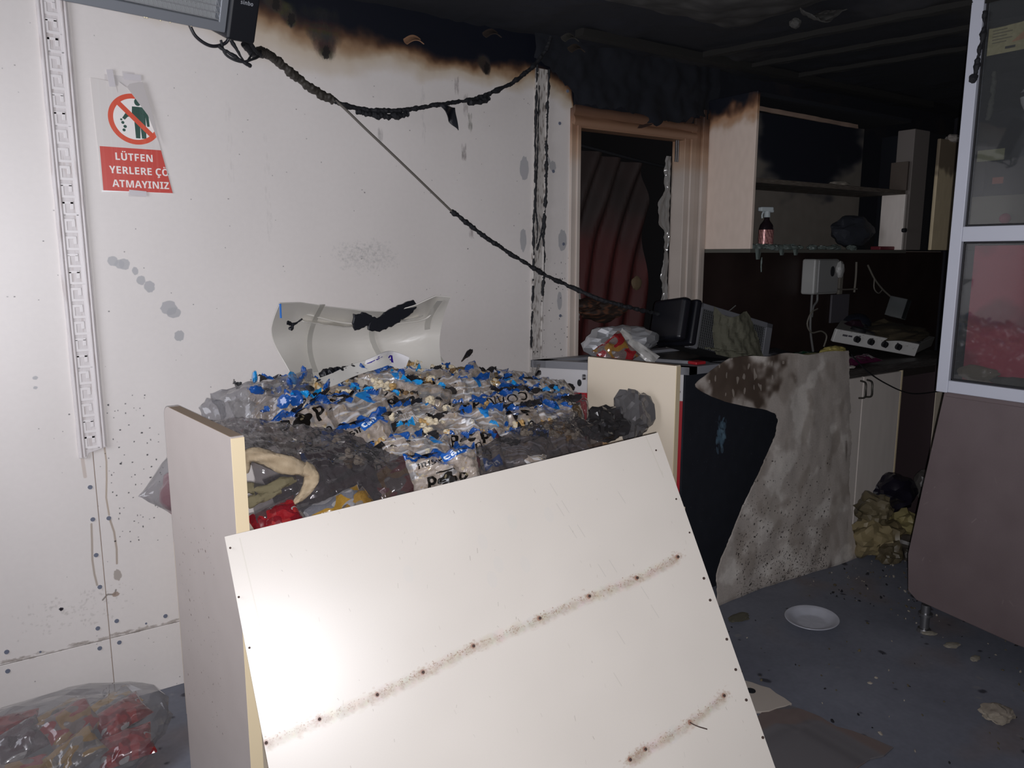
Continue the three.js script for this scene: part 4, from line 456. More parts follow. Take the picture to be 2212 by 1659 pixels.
// ================= kitchen end =================
{
  const t = thing('chest_freezer', 'red and white chest freezer with a grey lid frame, its front charred black', 'freezer');
  const sh = (g) => { const p = g.attributes.position; for (let i = 0; i < p.count; i++) { const x = p.getX(i), z = p.getZ(i); p.setX(i, x + 0.385 * (z - 0.03) / 0.53 * (3.0 - x) / 1.03); } g.computeVertexNormals(); return toCreasedNormals(g, 0.6); };
  const fine = (x0, x1, y0, y1, z0, z1) => new THREE.BoxGeometry(x1 - x0, y1 - y0, z1 - z0, 6, 6, 6).translate((x0 + x1) / 2, (y0 + y1) / 2, (z0 + z1) / 2);
  const side = canvasTex(512, 512, null, (x) => { x.fillStyle = '#b51f2c'; x.fillRect(0, 0, 512, 512); x.fillStyle = '#d6d4d6'; x.fillRect(0, 0, 512, 52); x.beginPath(); x.moveTo(0, 0); x.lineTo(0, 96); x.bezierCurveTo(30, 50, 80, 50, 512, 60); x.lineTo(512, 0); x.fill(); x.strokeStyle = '#d6d4d6'; x.lineWidth = 10; x.beginPath(); x.ellipse(250, 330, 90, 46, 0.1, 3.0, 6.6); x.stroke(); x.fillStyle = '#bdbab4'; x.fillRect(0, 400, 512, 112); x.fillStyle = '#18181c'; x.beginPath(); x.arc(150, 32, 8, 0, 7); x.fill(); const r = rng(2); for (let i = 0; i < 30; i++) { x.fillStyle = 'rgba(40,30,30,0.5)'; x.fillRect(r() * 512, r() * 160, 2 + 3 * r(), 2 + 6 * r()); } });
  part('body', uvBy(sh(fine(1.975, 3.0, 0.06, 1.015, 0.04, 0.545)), (x, y, z) => (z - 0.04) / 0.5, (x, y) => (y - 0.06) / 0.955), M({ map: side, roughness: 0.4 }), t);
  part('charred_front', [sh(fine(1.976, 3.0, 0.03, 1.02, 0.545, 0.552))], M({ map: canvasTex(512, 512, (i, j) => { const n = noise(i / 30, j / 30) * 4; return [20 + n, 24 + n, 34 + n]; }, (x) => { const r = rng(31); for (let i = 0; i < 90; i++) { x.fillStyle = r() < 0.5 ? 'rgba(96,124,140,0.5)' : 'rgba(70,96,112,0.4)'; x.beginPath(); x.ellipse(185 + 26 * (r() + r() - 1), 150 + 44 * (r() + r() - 1), 2 + 9 * r(), 2 + 6 * r(), r() * 3, 0, 6.3); x.fill(); } for (let i = 0; i < 160; i++) { x.fillStyle = 'rgba(120,124,132,0.5)'; x.fillRect(r() * 512, r() * 512, 1 + r(), 1 + r()); } }), roughness: 0.85 }), t, 'blackened front face');
  const fr = (a, b, c, d) => sh(fine(a, b, 1.015, 1.047, c, d));
  part('lid_frame', [fr(1.955, 3.02, 0.02, 0.075), fr(1.955, 3.02, 0.5, 0.57), fr(1.955, 2.03, 0.02, 0.57), fr(2.95, 3.02, 0.02, 0.57), fr(2.3, 2.34, 0.02, 0.57)], M({ color: 0x85868c, roughness: 0.5 }), t);
  part('lid', sh(fine(2.0, 2.98, 1.02, 1.034, 0.05, 0.53)), sootGloss, t);
  const lock = part('lock', cyl(0.012, 0.012, 0.012, 20).rotateZ(Math.PI / 2), steel, t); lock.position.set(2.085, 0.985, 0.22); lock.rotation.y = -0.5;
}
{
  const foil = M({ color: 0xc9cace, roughness: 0.22, metalness: 0.85 }), r = rng(40);
  const f = single('foil_bag', blob(0.165, 0.08, 0.13, 101, 0.5, 5, 2.0, 0.2), M({ color: 0xb9babd, roughness: 0.35, metalness: 0.55 }), 'crumpled silver foil bag, dusted with soot, on the freezer by the doorway', 'foil bag'); f.position.set(2.27, 1.125, 0.26);
  const g = single('snack_packet', pillow(0.15, 0.14, 0.05, 301, { crease: 0.02, fold: 12 }), packSkins[1], 'burst red and gold packet leaning on the silver foil bag', 'snack packet'); g.position.set(2.14, 1.1, 0.36); g.rotation.set(-0.5, -0.5, 0.4);
  const h = single('foil_strip', pillow(0.06, 0.2, 0.02, 305, { crease: 0.016, fold: 10 }), MP({ color: 0xb4b2ae, roughness: 0.3, clearcoat: 0.6 }), 'pale wrapper strip lying aslant on the silver foil bag', 'wrapper'); h.position.set(2.235, 1.12, 0.385); h.rotation.set(-0.6, -0.3, 0.6);
  const o = single('charred_scraps', [blob(0.14, 0.05, 0.06, 111, 0.4, 4, 3).translate(2.42, 1.24, -0.05), blob(0.1, 0.03, 0.05, 113, 0.4, 4, 3).translate(2.3, 1.27, -0.03)], M({ map: canvasTex(128, 128, (i, j) => { const n = noise(i / 16, j / 16); return mixc([46, 36, 32], [92, 60, 44], smooth(n, -0.1, 0.4)); }), roughness: 0.6 }), 'burnt brown scraps hanging in the foot of the doorway above the foil bag', 'burnt scraps', null, 'stuff');
}
{ // burnt heater lying on its side among the debris
  const t = thing('burnt_heater', 'burnt box heater with black end and grey mesh, lying on the freezer under foam', 'heater', [2.71, 1.145, 0.4], 0); t.rotation.set(-0.14, -0.12, -0.28);
  part('end_cap', [box(0.05, 0.19, 0.22, -0.275, 0.005, 0, 0.02), box(0.035, 0.2, 0.24, -0.225, 0, 0, 0.012)], M({ color: 0x14151b, roughness: 0.35 }), t);
  part('housing', [span(-0.2, 0.26, -0.09, 0.1, -0.12, 0.05, 0.006)], M({ color: 0x2b2c2e, roughness: 0.7 }), t);
  part('frame', [span(-0.2, -0.155, -0.1, 0.105, 0.03, 0.066, 0.004), span(0.22, 0.26, -0.1, 0.105, 0.03, 0.066, 0.004), span(-0.2, 0.26, 0.08, 0.105, 0.03, 0.066, 0.004)], M({ color: 0x74757a, roughness: 0.6, metalness: 0.3 }), t);
  const w = []; for (let i = 0; i < 34; i++) w.push(cyl(0.0012, 0.0012, 0.18, 4).translate(-0.15 + i * 0.011, 0, 0.06)); for (let i = 0; i < 16; i++) w.push(cyl(0.0012, 0.0012, 0.38, 4).rotateZ(Math.PI / 2).translate(0.035, -0.085 + i * 0.011, 0.062)); part('wire_mesh', w, M({ color: 0x6d6f70, roughness: 0.5, metalness: 0.4 }), t).userData.kind = 'stuff';
  const ff = folds(131, 10, 4), ff2 = folds(135, 8, 12), fm = M({ color: 0x6b6a5c, roughness: 0.22, metalness: 0.2 });
  part('melted_foam', [sheet((u, v) => { const x = lerp(-0.09 - 0.02 * v, 0.2 - 0.12 * v * v, u), y = lerp(-0.11, 0.1 - 0.03 * Math.sin(u * 4), v), c = 0.05 * ff(x * 4, y * 4, 1) + 0.018 * ff2(x * 4, y * 4, 2); return [x + c * 0.4, y, 0.078 + 0.02 * Math.sin(u * 3) + c + 0.03 * (1 - v) * (1 - v)]; }, 60, 40, 0.004), sheet((u, v) => { const x = lerp(-0.12, 0.27, u), c = 0.05 * ff(x * 4, v, 5) + 0.015 * ff2(x * 5, v, 2); return [x, -0.085 - 0.015 * v + 0.02 * Math.sin(u * 3) + c * 0.6, lerp(0.07, 0.15, v) + c]; }, 50, 16, 0.005)], fm, t, 'greyish yellow melted foam');
  const wire = single('burnt_wire', tube([[2.6, 1.24, 0.4], [2.68, 1.235, 0.42], [2.75, 1.25, 0.42], [2.8, 1.275, 0.42]], 0.003, 30, 6), M({ color: 0x7a7a78, roughness: 0.4, metalness: 0.4 }), 'coiled bare wire sticking up over the burnt heater', 'wire');
}
// grey sheet leaning on the freezer and base cabinet, its left half burnt away
{
  const Lx = [[-0.02, 2.5], [0, 2.49], [0.14, 2.487], [0.3, 2.575], [0.5, 2.7], [0.64, 2.8], [0.72, 2.84], [0.78, 2.85], [0.81, 2.835], [0.835, 2.77], [0.86, 2.65], [0.9, 2.5], [0.93, 2.42], [0.96, 2.35], [0.985, 2.325], [1.01, 2.36], [1.04, 2.42], [1.075, 2.52]], Rx = [[0, 3.51], [0.02, 3.505], [0.08, 3.47], [0.2, 3.43], [0.4, 3.395], [0.6, 3.41], [0.66, 3.405], [0.67, 3.39], [0.74, 3.385], [0.75, 3.405], [0.9, 3.385], [1.0, 3.375], [1.075, 3.37]];
  const map = canvasTex(1024, 1024, (i, j) => { const X = 2.3 + i / 820, y = 1.1 - j / 930; const a = fbm(X * 6, y * 6, 4, 4), n = noise(X * 120, y * 120) * 8; let c = mixc([186 + n, 177 + n, 169 + n], [216 + n, 209 + n, 201 + n], smooth(a, 0, 0.4)); c = mixc(c, [140, 128, 117], 0.4 * smooth(fbm(X * 8, y * 5, 11, 3), 0.1, 0.5)); const burn = smooth(-(Math.hypot((X - 2.58) / 0.3, (y - 0.98) / 0.14) - 1) + 0.8 * fbm(X * 9, y * 9, 3), -0.15, 0.5); c = mixc(c, [66, 52, 42], burn * 0.85); if (burn > 0.2 && noise(X * 44, y * 22, 5) > 0.42) c = mixc(c, [190, 182, 172], 0.6); const run = smooth(noise(X * 16, y * 3, 8), 0.35, 0.55) * smooth(X, 3.15, 3.3) * (y < 0.62 ? 1 : 0.3); c = mixc(c, [90, 80, 74], run * 0.7); return c; }, (x) => { const r = rng(14); for (let i = 0; i < 1100; i++) { const cx = 260 + 520 * r(), cy = 380 + 640 * (1 - r() * r()); x.fillStyle = 'rgba(30,26,24,' + (0.3 + 0.5 * r()) + ')'; x.beginPath(); x.ellipse(cx, cy, 0.8 + 4.5 * r() * r(), 0.8 + 6 * r() * r(), r() * 0.6, 0, 6.3); x.fill(); } });
  const g = sheet((u, v) => { const y0 = v * 1.075, l = pl(Lx, y0) + 0.006 * noise(y0 * 60, 2), rr = pl(Rx, y0) + 0.007 * noise(y0 * 70, 8); const X = lerp(l, rr, u), y = Math.max(0.004, y0 + (v > 0.98 ? 0.012 * noise(X * 7, 3) - 0.024 * clamp((X - 2.6) / 0.8, 0, 1) : 0)); return [X, y, 0.665 - 0.035 * v + 0.02 * Math.sin(X * 4 + y * 2) * (1 - v) + 0.008 * fbm(X * 5, y * 4, 2)]; }, 110, 110, 0.006);
  uvBy(g, (x) => (x - 2.3) * 820 / 1024, (x, y) => 1 - (1.1 - y) * 930 / 1024);
  single('fallen_sheet', g, M({ map, roughness: 0.7 }), 'stained grey sheet leaning against freezer and base cabinet, its left side burnt away', 'sheet');
}
// base cabinet, worktop and what lies on it
const oldCream = M({ map: canvasTex(256, 256, (i, j) => { const n = noise(i / 30, j / 50) * 6; return [228 + n, 219 + n, 211 + n]; }), roughness: 0.5 });
{
  const t = thing('base_cabinet', 'cream kitchen base cabinet with two doors and bow handles, half hidden by the grey sheet', 'cabinet');
  part('carcass', [span(3.04, 3.99, 0.09, 0.905, 0.02, 0.55, 0.002)], darkEdge, t);
  for (const [a, b, hx] of [[3.06, 3.617, 3.592], [3.623, 3.97, 3.648]]) { const d = part('door', span(a, b, 0.1, 0.895, 0.551, 0.569, 0.003), oldCream, t); part('handle', tube([[hx, 0.878, 0.57], [hx - 0.006, 0.872, 0.6], [hx - 0.012, 0.84, 0.608], [hx - 0.008, 0.8, 0.604], [hx - 0.004, 0.79, 0.57]], 0.005, 30, 8), M({ color: 0x55534e, roughness: 0.4, metalness: 0.7 }), d); }
  part('edge_band', span(3.971, 3.985, 0.1, 0.9, 0.545, 0.569, 0.001), creamEdge, t);
  part('plinth', span(3.04, 3.99, 0, 0.09, 0.46, 0.5), darkEdge, t);
  const t2 = thing('end_cabinet', 'dark brown open cabinet under the hob, with a cream upright at its right', 'cabinet'); part('back', span(4.0, 4.6, 0.02, 0.9, 0.3, 0.32), M({ color: 0x33262a, roughness: 0.7 }), t2); part('upright', span(4.33, 4.42, 0.02, 0.9, 0.32, 0.572), M({ color: 0x3a2c2f, roughness: 0.7 }), t2); part('edge_band', span(4.33, 4.42, 0.02, 0.9, 0.572, 0.576, 0.001), creamBoard, t2); part('top_rail', span(4.0, 4.6, 0.86, 0.9, 0.32, 0.56), darkEdge, t2);
  const w = thing('worktop', 'sooty stone-grey kitchen worktop, strewn with burnt rubbish', 'worktop'); part('slab', span(3.03, 4.62, 0.905, 0.945, 0.005, 0.595, 0.006), M({ map: canvasTex(512, 256, (i, j) => { const n = noise(i / 9, j / 9) * 22 + fbm(i / 60, j / 60, 2) * 20; return [70 + n, 66 + n, 64 + n]; }), roughness: 0.5 }), w);
}
{
  const t = thing('gas_hob', 'white gas hob with four black knobs, skewed on the worktop and heaped with ash', 'hob', [4.35, 0.946, 0.31], 0);
  // front edge from (3.88, .94, .50) to (4.33, .96, .62)
  { const a = V([3.72, 1.046, 0.31]), b = V([4.2, 0.952, 0.5]), e = b.clone().sub(a).normalize(), n = V([-0.2, 1, 0.12]).addScaledVector(e, -V([-0.2, 1, 0.12]).dot(e)).normalize(); t.position.set(0, 0, 0); t.applyMatrix4(frameOf(e, n, new THREE.Vector3().crossVectors(e, n), a.clone().lerp(b, 0.5))); }
  const white = M({ map: canvasTex(512, 96, null, (x) => { x.fillStyle = '#cfcecb'; x.fillRect(0, 0, 512, 96); const r = rng(3); for (let i = 0; i < 90; i++) { x.fillStyle = 'rgba(60,40,36,' + 0.6 * r() + ')'; x.fillRect(r() * 512, r() * 40, 1 + 5 * r(), 1 + 3 * r()); } x.fillStyle = '#55535a'; x.fillRect(44, 28, 30, 14); x.fillRect(78, 28, 24, 12); for (let i = 0; i < 4; i++) { x.fillRect(140 + i * 78, 18, 10, 7); } }), roughness: 0.35 });
  const g = span(-0.265, 0.265, 0, 0.072, -0.01, 0.012, 0.005); uvBy(g, (x) => (x + 0.265) / 0.53, (x, y) => y / 0.072);
  part('control_panel', g, white, t);
  part('body', cut([[-0.262, 0.006], [0.262, 0.006], [0.69, 0.38], [0.01, 0.35]], 0.06, 0.003).rotateX(-Math.PI / 2).translate(0, 0.036, 0), M({ color: 0xa9a7a2, roughness: 0.5 }), t);
  const kg = join([cyl(0.0165, 0.018, 0.016, 22).rotateX(Math.PI / 2), span(-0.003, 0.003, -0.016, 0.016, 0.006, 0.016, 0.001)]);
  for (let i = 0; i < 4; i++) { const k = part('knob', kg, M({ color: 0x131418, roughness: 0.45 }), t); k.position.set(-0.13 + i * 0.088, 0.038, 0.02); }
  part('pan_support', [0.08, 0.16, 0.24].flatMap((z) => [span(-0.16 + z, 0.2 + z, 0.07, 0.078, -z - 0.004, -z + 0.004)]).concat([0.0, 0.16, 0.3].map((x) => span(x - 0.004, x + 0.004, 0.07, 0.078, -0.28, -0.03))), char, t);
  for (const [x, z] of [[-0.06, -0.09], [0.2, -0.09], [0.06, -0.24], [0.36, -0.24]]) { const b = part('burner', cyl(0.036, 0.042, 0.018, 20), char, t); b.position.set(x, 0.074, z); }
  single('ash_heap', [blob(0.26, 0.05, 0.16, 141, 0.4, 5, 3).translate(4.22, 1.06, 0.36), blob(0.12, 0.06, 0.1, 143, 0.4, 4, 3).translate(4.35, 1.06, 0.24)], M({ color: 0x3c3424, roughness: 0.9 }), 'heap of olive brown ash and charred scraps on the hob', 'ash', null, 'stuff');
  const items = [['plastic_bag', blob(0.09, 0.075, 0.07, 151, 0.3, 4, 3), MP({ color: 0x2e1c27, roughness: 0.25, clearcoat: 0.5 }), 'dark plum plastic bag crumpled behind the hob', 'plastic bag', [4.06, 1.06, 0.22]], ['burnt_kettle', blob(0.085, 0.075, 0.08, 153, 0.1, 4, 2), M({ color: 0x1e222c, roughness: 0.4 }), 'burnt dark kettle-sized lump beside the plum bag', 'burnt pot', [4.22, 1.09, 0.14]], ['green_wrapper', pillow(0.3, 0.14, 0.05, 311, { crease: 0.02 }), MP({ color: 0x14432c, roughness: 0.35, clearcoat: 0.4 }), 'dark green wrapper flat on the worktop left of the hob', 'wrapper', [3.36, 0.985, 0.42], [-1.3, 0, -0.05]], ['purple_wrapper', pillow(0.34, 0.1, 0.03, 313, { crease: 0.016 }), MP({ color: 0x5c2144, roughness: 0.3, clearcoat: 0.4 }), 'purple wrapper flat under the front of the hob', 'wrapper', [3.66, 0.97, 0.5], [-1.35, 0, 0.02]], ['yellow_scrap', blob(0.075, 0.03, 0.05, 155, 0.4, 4, 3), M({ color: 0xa39656, roughness: 0.6 }), 'crumpled dull yellow scrap on the green wrapper', 'paper scrap', [3.42, 1.03, 0.52]], ['yellow_scrap', blob(0.1, 0.02, 0.05, 157, 0.4, 4, 3), M({ color: 0x8f8a62, roughness: 0.6 }), 'flat dull yellow scrap above the torn top of the grey sheet', 'paper scrap', [3.22, 1.02, 0.54]], ['burnt_lump', blob(0.14, 0.05, 0.09, 159, 0.35, 4, 3), char, 'black burnt lump between burnt heater and green wrapper', 'burnt lump', [3.14, 1.0, 0.36]], ['red_plastic_piece', box(0.06, 0.014, 0.05, 0, 0, 0, 0.005), M({ color: 0xa5232b, roughness: 0.4 }), 'small red plastic piece at the top left tip of the grey sheet', 'plastic piece', [2.44, 1.056, 0.53]], ['paper_scrap', blob(0.03, 0.008, 0.025, 161, 0.3, 3, 3), M({ color: 0xb5b0a8, roughness: 0.7 }), 'little pale scrap on the worktop by the base cabinet doors', 'paper scrap', [3.5, 0.955, 0.56]]];
  for (const [n, geo, m, l, c, p, rot] of items) { const o = single(n, geo, m, l, c); o.position.set(...p); if (rot) o.rotation.set(...rot); }
}
single('thin_wire', tube([[3.365, 1.035, 0.65], [3.52, 0.945, 0.64], [3.73, 0.86, 0.62], [4.02, 0.775, 0.6], [4.38, 0.75, 0.585]], 0.0035, 60, 6), char, 'thin black wire hanging across the base cabinet doors from the grey sheet', 'wire');
// switch box and loose wiring on the splashback
{
  const t = thing('switch_box', 'white wall box with a broken cover under the burnt shelf', 'electrical box'), w = M({ color: 0xa9a9a6, roughness: 0.4 });
  part('housing', span(3.84, 4.07, 1.28, 1.48, 0.012, 0.1, 0.012), w, t); part('cover', [span(3.86, 4.05, 1.29, 1.475, 0.1, 0.112, 0.008)], M({ color: 0x8d8d8c, roughness: 0.45 }), t); part('hole', cyl(0.018, 0.018, 0.004, 20).scale(1, 1, 1.6).rotateX(Math.PI / 2).translate(3.985, 1.41, 0.114), char, t); part('melted_knob', blob(0.03, 0.045, 0.02, 171, 0.25, 4, 2).translate(4.04, 1.42, 0.125), w, t);
  part('conduit', [tube([[3.9, 1.28, 0.05], [3.9, 1.2, 0.05], [3.905, 1.08, 0.05], [3.93, 0.95, 0.06]], 0.007, 24, 8), tube([[3.95, 1.28, 0.05], [3.95, 1.24, 0.05], [3.92, 1.21, 0.05], [3.91, 1.15, 0.05]], 0.007, 24, 8)], M({ color: 0x6b6b6a, roughness: 0.5 }), t);
  const wires = M({ color: 0x7b766d, roughness: 0.6 });
  single('loose_wire', [tube([[4.06, 1.31, 0.06], [4.2, 1.3, 0.05], [4.34, 1.3, 0.05]], 0.005, 20, 6), tube([[4.33, 1.46, 0.04], [4.335, 1.38, 0.04], [4.33, 1.28, 0.04]], 0.007, 20, 6)], wires, 'pale wires running right from the white wall box', 'wire');
  single('loose_wire', [tube([[4.42, 1.44, 0.06], [4.5, 1.36, 0.06], [4.62, 1.29, 0.05], [4.72, 1.24, 0.05]], 0.006, 24, 6), tube([[4.5, 1.36, 0.06], [4.49, 1.3, 0.07], [4.54, 1.27, 0.07], [4.6, 1.29, 0.06]], 0.004, 24, 6)], wires, 'looped wire hanging slantwise on the splashback right of the wall box', 'wire');
  single('wire_loop', tube([[3.9, 1.2, 0.09], [3.83, 1.18, 0.1], [3.8, 1.12, 0.1], [3.84, 1.07, 0.1], [3.94, 1.07, 0.1], [3.99, 1.04, 0.1], [3.97, 0.98, 0.1]], 0.005, 40, 6), wires, 'curled wire below the white wall box', 'wire');
  const s = thing('socket_plate', 'grey socket plate on a short conduit right of the wall box', 'socket'); part('plate', span(4.14, 4.32, 1.1, 1.27, 0.006, 0.02, 0.004), M({ color: 0x57545a, roughness: 0.5 }), s); part('conduit', span(4.2, 4.235, 1.27, 1.39, 0.006, 0.024, 0.004), wires, s);
  const k = thing('glass_jar', 'square glass jar tilted on the hob by the splashback', 'jar', [4.66, 1.12, 0.12]); k.rotation.set(0.2, 0.3, -0.2); part('glass', [span(-0.07, 0.07, 0, 0.12, -0.05, -0.046), span(-0.07, 0.07, 0, 0.12, 0.046, 0.05), span(-0.07, -0.066, 0, 0.12, -0.05, 0.05), span(0.066, 0.07, 0, 0.12, -0.05, 0.05)], MP({ color: 0xcfd3d3, transmission: 0.9, roughness: 0.05, thickness: 0 }), k);
}
// wall cabinet
{
  const side = M({ map: canvasTex(256, 512, (i, j) => { const y = 1 - j / 512, n = noise(i / 20, j / 40) * 5, b = y - (0.9 + 0.05 * fbm(i / 60, j / 60, 3)) - 0.05 * (i / 256); return mixc([222 + n, 204 + n, 190 + n], ramp([[-0.12, [206, 184, 166]], [-0.05, [176, 136, 104]], [0.0, [86, 60, 46]], [0.04, SOOT]], b), smooth(b, -0.16, -0.1)); }), roughness: 0.5 });
  const inner = M({ map: canvasTex(512, 256, (i, j) => { const X = i / 512, y = 1 - j / 256, n = noise(i / 20, j / 20) * 5; const s = smooth(1 - Math.hypot((X - 0.62) / 0.42, (y - 1.05) / 0.72) + 0.25 * fbm(X * 5, y * 5, 4), -0.02, 0.25); let c = mixc([122 + n, 116 + n, 108 + n], [28, 31, 42], s); return c; }), roughness: 0.7 });
  const t = thing('kitchen_cabinet', 'open cream wall cabinet without doors, blackened inside at the top right', 'cabinet');
  part('left_side', uvBy(span(3.03, 3.048, 1.53, 2.25, 0.003, 0.3, 0.002), (x, y, z) => z / 0.3, (x, y) => (y - 1.53) / 0.72), side, t);
  part('back', uvBy(span(3.048, 4.36, 1.53, 2.25, 0.004, 0.012), (x) => (x - 3.048) / 1.31, (x, y) => (y - 1.53) / 0.72), inner, t);
  part('shelf', span(3.048, 4.36, 1.84, 1.862, 0.012, 0.29, 0.002), M({ map: canvasTex(256, 64, (i, j) => { const n = noise(i / 8, j / 8) * 30; return [92 + n, 84 + n, 76 + n]; }), roughness: 0.8 }), t);
  part('bottom', span(3.03, 4.4, 1.512, 1.53, 0.004, 0.3, 0.002), M({ color: 0x57564f, roughness: 0.8 }), t);
  part('top', span(3.048, 4.36, 2.23, 2.25, 0.012, 0.29), soot, t); part('top_edge', sheet((u, v) => [lerp(3.05, 3.85, u), 2.165 - 0.012 * u + 0.02 * v, 0.29 + 0.006 * noise(u * 9, v)], 30, 3, 0.006), M({ color: 0x8f7a6c, roughness: 0.7 }), t, 'scorched top edge');
  part('right_side', span(4.345, 4.363, 1.53, 1.84, 0.16, 0.3, 0.002), oldCream, t); part('right_side', span(4.345, 4.363, 1.862, 2.02, 0.2, 0.3, 0.002), M({ color: 0x5a5048, roughness: 0.8 }), t, 'browned upper right side'); part('hinge', cyl(0.012, 0.012, 0.02, 14).rotateX(Math.PI / 2).translate(4.35, 1.64, 0.306), char, t);
  const r = rng(9), L = []; for (let i = 0; i < 26; i++) L.push(blob(0.02 + 0.025 * r(), 0.008 + 0.01 * r(), 0.02, 180 + i, 0.5, 2, 3).translate(3.08 + 1.2 * r() * r(), 1.538, 0.24 + 0.06 * r())); for (const [x, h] of [[3.09, 0.05], [3.27, 0.03], [3.38, 0.03]]) L.push(sheet((u, v) => [x + 0.05 * (u - 0.5) * (1 - 0.4 * v), 1.53 - h * v, 0.302 + 0.004 * Math.sin(u * 5)], 8, 6, 0.003)); L.push(charTube([[3.12, 1.49, 0.3], [3.118, 1.45, 0.3], [3.121, 1.42, 0.3]], 0.003, 4, 0.5, 20)); single('melted_plastic', L, M({ color: 0x66706c, roughness: 0.6 }), 'grey-green melted plastic dripping off the front edge of the wall cabinet', 'melted plastic', null, 'stuff');
  const c2 = thing('tall_cabinet', 'far right cabinet with cream door and dark upright, half hidden by the metal frame', 'cabinet'); part('upright', span(4.39, 4.55, 1.53, 2.2, 0.2, 0.3, 0.004), M({ color: 0x7a736e, roughness: 0.7 }), c2);
  part('door', uvBy(span(4.67, 4.98, 1.53, 2.17, 0.28, 0.3, 0.004), (x) => (x - 4.67) / 0.31, (x, y) => (y - 1.53) / 0.64), M({ map: canvasTex(128, 256, (i, j) => { const y = 1 - j / 256, n = noise(i / 10, j / 30) * 8; return mixc([226 + n, 208 + n, 172 + n], [138, 124, 104], smooth(y + 0.08 * noise(i / 20, j / 20), 0.68, 0.76)); }), roughness: 0.6 }), c2); part('carcass', span(4.56, 5.3, 1.53, 2.2, 0.004, 0.27), soot, c2); part('melted_top', blob(0.07, 0.025, 0.04, 191, 0.4, 3, 3).translate(4.83, 2.18, 0.29), M({ color: 0xb4aca4, roughness: 0.7 }), c2);
  const b = single('black_bag', (() => { const g = blob(0.17, 0.085, 0.07, 195, 0.3, 5, 1.6, 0.25); return g; })(), M({ color: 0x2a2d35, roughness: 0.75 }), 'collapsed black bag standing on the bottom of the wall cabinet', 'bag'); b.position.set(4.1, 1.628, 0.15);
  single('red_strip', span(4.2, 4.36, 1.53, 1.55, 0.2, 0.26, 0.004), M({ color: 0x6e2530, roughness: 0.5 }), 'dull red strip lying in the lower right corner of the wall cabinet', 'strip');
  single('paper_scrap', blob(0.08, 0.012, 0.03, 197, 0.4, 3, 3).translate(3.78, 1.872, 0.26), M({ color: 0xa49c90, roughness: 0.7 }), 'pale scrap lying on the middle shelf of the wall cabinet', 'paper scrap');
}
{ // spray bottle
  const t = thing('spray_bottle', 'dark spray bottle with a pink label and a white trigger head in the wall cabinet', 'spray bottle', [3.335, 1.531, 0.15], -0.3);
  const prof = [[0, 0], [0.036, 0], [0.04, 0.006], [0.04, 0.1], [0.034, 0.122], [0.018, 0.142], [0.014, 0.15], [0.014, 0.165], [0, 0.165]].map(([a, b]) => new THREE.Vector2(a, b));
  part('bottle', new THREE.LatheGeometry(prof, 32).scale(1, 1, 0.75), MP({ color: 0x2a2126, roughness: 0.15, clearcoat: 0.8 }), t);
  const lm = canvasTex(256, 128, (i, j) => { const n = noise(i / 14, j / 14) * 40; return [196 + n, 140 + n, 136 + n]; }, (x) => { x.strokeStyle = 'rgba(90,50,56,0.7)'; x.lineWidth = 4; for (let i = 0; i < 14; i++) { x.beginPath(); x.moveTo(i * 20, 0); x.lineTo(i * 20 + 40, 128); x.stroke(); } x.fillStyle = '#e9d3b0'; x.fillRect(0, 108, 256, 14); });
  part('label', new THREE.CylinderGeometry(0.0408, 0.0408, 0.085, 32, 1, true).scale(1, 1, 0.755).translate(0, 0.055, 0), M({ map: lm, roughness: 0.3, metalness: 0.2, side: THREE.DoubleSide }), t, 'pink label');
  part('trigger_head', [cyl(0.015, 0.017, 0.03, 20).translate(0, 0.175, 0), box(0.075, 0.024, 0.024, -0.006, 0.2, 0, 0.006), box(0.03, 0.016, 0.02, 0.02, 0.192, 0, 0.005), box(0.014, 0.02, 0.016, -0.045, 0.2, 0, 0.004)], M({ color: 0xc9d3d6, roughness: 0.35 }), t); part('trigger', tube([[-0.022, 0.19, 0], [-0.03, 0.17, 0], [-0.028, 0.155, 0]], 0.005, 10, 8), M({ color: 0xc9d3d6, roughness: 0.35 }), t);
}
